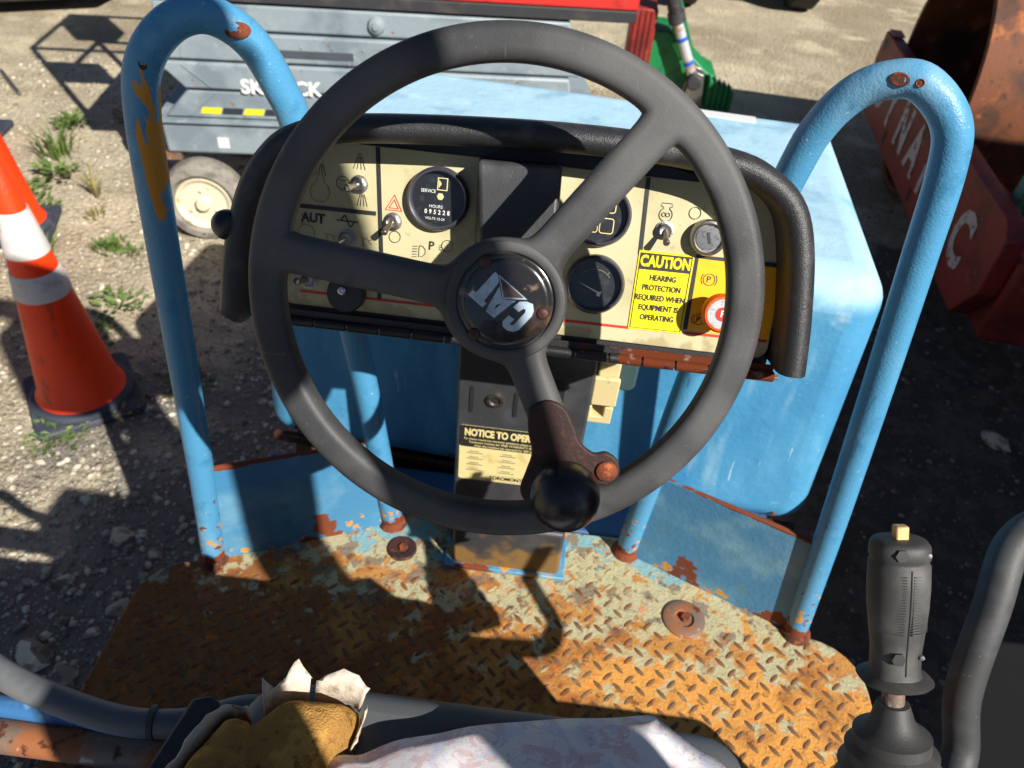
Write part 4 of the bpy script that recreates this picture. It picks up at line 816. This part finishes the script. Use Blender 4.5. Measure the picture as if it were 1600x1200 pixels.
# flowered cloth
bo = [(-.135, .15), (-.128, .262), (-.098, .281), (-.071, .296), (-.040, .306), (-.011, .315), (.045, .329), (.10, .339), (.150, .3475), (.165, .343), (.185, .331), (.216, .312), (.240, .285), (.250, .22), (.25, .05), (.2, -.12), (0, -.15), (-.12, -.05)]
bo = [(p.x, p.y) for p in spline([(x, y, 0) for x, y in bo+bo[:1]], 5)][:-1]; n_ = len(bo); vs_ = []; fs_ = []; RN = 14
for r_ in range(RN+1):
    s_ = 1-r_/RN*.97
    for k, (x, y) in enumerate(bo):
        xx, yy = .055+(x-.055)*s_, .12+(y-.12)*s_
        vs_.append((xx, yy, 1.1945+.030*(1-s_**5)+.0025*math.sin(40*xx+25*yy)*(1-s_**8)+.002*math.sin(77*xx-52*yy)+(.006*math.sin(k*.5) if s_ == 1 else 0)*.3))
for r_ in range(RN):
    for k in range(n_): fs_.append((r_*n_+k, r_*n_+(k+1) % n_, (r_+1)*n_+(k+1) % n_, (r_+1)*n_+k))
fs_.append(tuple(RN*n_+k for k in range(n_))[::-1])
b = MB(); b.add(vs_, fs_); tag(b.build('seat_cloth', cloth_m, smooth=60, solid=.004), 'pale flowered cloth spread over the seat at the bottom edge', 'cloth')
# tubes at bottom left
b = MB(); b.tube(spline([(-.74, .30, .94), (-.74, .40, 1.02), (-.65, .425, 1.05), (-.532, .375, 1.05), (-.448, .352, 1.05), (-.373, .341, 1.05), (-.307, .349, 1.05), (-.246, .372, 1.05), (-.16, .37, 1.05), (.05, .372, 1.05), (.10, .34, 1.05)]), .0150, 18); pp_ = b.build('grey_tube', pipe_m, R_)
b = MB(); b.lathe([(.0155, -.004), (.0178, -.003), (.0178, .003), (.0155, .004)], axis_frame((-.345, .3435, 1.05), (-.30, .351, 1.05)), 24); b.build('tube_clamp', frame_k, pp_)
b = MB(); b.tube([(-.75, .372, .97), (-.30, .371, .97)], .013, 14); b.build('blue_tube', mat('tube_blue', (.035, .13, .3), .5, layers=[(PALE, 20, .55, .7, {'amt': .4})], bump=(200, .0003)), R_)
b = MB(); b.tube([(-.75, .342, .965), (-.30, .347, .955)], .019, 16); b.build('rusty_tube', rusty_metal, R_)
b = MB(); b.box(W, -.62, -.28, -.3, .318, .755, .945); b.build('side_box', mat('side_box_blue', (.04, .15, .32), .55, layers=[(OCHRE, 16, .62, .66), (PALE, 9, .5, .7, {'amt': .4})], bump=(200, .0003)), R_, bevel=.01)
b = MB(); b.prism([(-.330, .20), (-.285, .20), (-.268, .352), (-.280, .362), (-.300, .355)], W, 1.072, 1.095); b.build('black_bracket', frame_k, R_, bevel=.004)
# right console with joystick
b = MB(); b.prism(rrect(.30, .62, -.35, .29, .03), W, .76, 1.08); b.build('side_console', frame_k, R_, bevel=.02, bseg=4)
b = MB(); b.prism(rrect(.285, .40, -.30, .285, .03), W, 1.075, 1.185); b.build('lever_housing', frame_k, R_, bevel=.02, bseg=4)
J0 = Vector((.333, .334, 1.296)); J1 = Vector((.311, .415, 1.423)); JF = axis_frame(J0, J1, (1, 0, 0)); JB = JF.at(0, 0, .010)
JS = .94; JF.u *= JS; JF.v *= JS; JF.w *= JS
b = MB(); b.lathe([(.044, -.125), (.046, -.10), (.042, -.094), (.044, -.083), (.039, -.077), (.041, -.066), (.035, -.060), (.036, -.050), (.030, -.045), (.030, -.036), (.022, -.032), (.017, -.024), (.0125, -.010), (.0, -.009)], JB, 36); jl = b.build('lever_boot', grip_m, R_, smooth=35)
b = MB(); b.tube([JF(0, 0, -.01), JF(0, 0, .012)], .0085, 14); b.build('lever_shaft', rusty_metal, R_)
def osec(h, a, c_, n=28): return [JF(a*math.copysign(abs(math.cos(t))**.8, math.cos(t)), c_*math.copysign(abs(math.sin(t))**.8, math.sin(t)), h) for t in [2*math.pi*k/n for k in range(n)]]
b = MB(); prof = [(.014, .011, .011), (.020, .013, .013), (.0215, .027, .025), (.0245, .030, .027), (.026, .028, .025), (.029, .021, .019), (.034, .0195, .018), (.050, .0195, .018), (.070, .0215, .0195), (.090, .0235, .021), (.110, .0240, .0215), (.128, .0235, .021), (.1295, .0222, .0198), (.1325, .0222, .0198), (.134, .0235, .021), (.144, .0230, .0205), (.1475, .0205, .0185), (.149, .017, .015)]
vs_ = []
for h, a, c_ in prof: vs_ += osec(h, a, c_)
fs_ = [(i*28+k, i*28+(k+1) % 28, (i+1)*28+(k+1) % 28, (i+1)*28+k) for i in range(len(prof)-1) for k in range(28)]; fs_ += [tuple(range(28))[::-1], tuple((len(prof)-1)*28+k for k in range(28))]
b.add(vs_, fs_); gp = b.build('joystick_grip', grip_m, R_, smooth=45)
for k in range(22):
    h = .072+k*.0024
    b = MB(); b.tube([JF(.0225*math.sin(t)+.0006, -.0213*math.cos(t), h) for t in (.12, .35, .6, .85, 1.1)], .0007, 6); b.build('grip_rib', grip_m, gp)
    b = MB(); b.tube([JF(.0225*math.sin(t)-.0006, -.0213*math.cos(t), h) for t in (-1.0, -.75, -.5, -.25, -.1)], .0006, 6); b.build('grip_rib', grip_m, gp)
b = MB(); b.tube([JF(.0012, -c_-.0001, h) for h, a_, c_ in prof[6:12]], .00055, 6); b.build('grip_seam', print_k, gp)
for (x, h, r_) in ((-.006, .050, .0055), (-.007, .1405, .0052)):
    b = MB(); b.lathe([(r_, -.001), (r_, .0012), (0, .0013)], Fr(JF(x, -.0192 if h < .1 else -.0200, h), JF.u, JF.w), 6); b.build('screw_recess', print_k, gp)
for (x, h) in ((.0145, .050), (.0165, .139)):
    b = MB(); b.lathe([(.0022, 0), (.0018, .002), (0, .0022)], Fr(JF(x, -.0155, h), JF.u, JF.w), 12); b.build('grip_screw', steel, gp)
b = MB(); b.box(JF, -.0055, .0055, -.005, .005, .147, .160); b.build('grip_button', brass, gp, bevel=.0015)
# black side guard tube and panel at the right edge of the deck
b = MB(); b.tube(spline([(.60, .40, .70), (.70, .52, .685), (.742, .600, .71), (.722, .648, .80), (.735, .722, .92), (.760, .792, .995), (.83, .825, 1.02), (.93, .81, 1.00), (1.01, .74, .94), (1.04, .62, .82), (1.02, .52, .72), (.90, .45, .69), (.62, .36, .70)]), .026, 20); b.build('guard_tube', mat('grey_guard', (.035, .036, .038), .6, layers=[((.06, .06, .062), 14, .45, .7), ((.2, .19, .18), 120, .68, .74)], bump=(300, .0003)), R_)
b = MB(); q = [(.748, .70, .87), (1.05, .70, .88), (1.05, .50, .62), (.752, .57, .66)]; nn = (Vector(q[1])-Vector(q[0])).cross(Vector(q[3])-Vector(q[0])).normalized()
b.add([Vector(p) for p in q]+[Vector(p)-nn*.01*(1 if nn.z > 0 else -1) for p in q], [(0, 1, 2, 3), (7, 6, 5, 4), (0, 1, 5, 4), (1, 2, 6, 5), (2, 3, 7, 6), (3, 0, 4, 7)]); b.build('guard_panel', mat('panel_black', (.008, .008, .009), .8, spec=.08), R_, bevel=.003)

# shapes added out of view to shade wheel, rail and deck
for x in (-.605, .605):
    b = MB(); b.box(W, x-.047, x+.043, -.295, -.205, ZD, 2.72); rp = b.build('shade_post', frame_k, R_, bevel=.012)  # added posts, the right one sized for the column of shade
    b = MB(); b.box(W, x-.08, x+.08, -.33, -.17, ZD, ZD+.015); b.build('post_foot', frame_k, rp, bevel=.004)
b = MB(); b.box(W, -.635, .635, -.292, -.208, 2.70, 2.785); b.build('shade_crossbar', frame_k, R_, bevel=.03, bseg=4)  # added with the posts, unseen
b = MB(); b.prism(rrect(.24, .53, 2.22, 2.66, .09), Fr((0, -.25, 0), (1, 0, 0), (0, 0, 1), (0, -1, 0)), -.06, .05); wl2 = b.build('shade_slab', frame_k, R_, bevel=.02)  # unseen slab added to throw a head-like shadow on wheel and rail
b = MB(); b.prism(rrect(.27, .50, 2.26, 2.62, .07), Fr((0, -.25, 0), (1, 0, 0), (0, 0, 1), (0, -1, 0)), .051, .055); b.build('shade_slab_face', print_w, wl2)
b = MB(); b.tube([(.52, -.25, 2.45), (.56, -.25, 2.45)], .018, 12); b.build('shade_slab_bracket', frame_k, wl2)
b = MB(); b.box(W, .27, .43, -.47, -.31, .76, 1.93); b.build('shade_box', frame_k, R_, bevel=.015)  # unseen box added to keep the torn foam in shade
b = MB(); b.tube(spline([(.45, .10, 1.07), (.452, .135, 1.20), (.470, .143, 1.30), (.548, .111, 1.35), (.61, .088, 1.38), (.64, .097, 1.39), (.652, .118, 1.40), (.641, .143, 1.41), (.633, .164, 1.43), (.63, .185, 1.45), (.62, .21, 1.48)]), .0125, 16); b.build('shade_hoop', frame_k, R_)  # added out of view, bent to cast the hook-shaped shadow on the deck
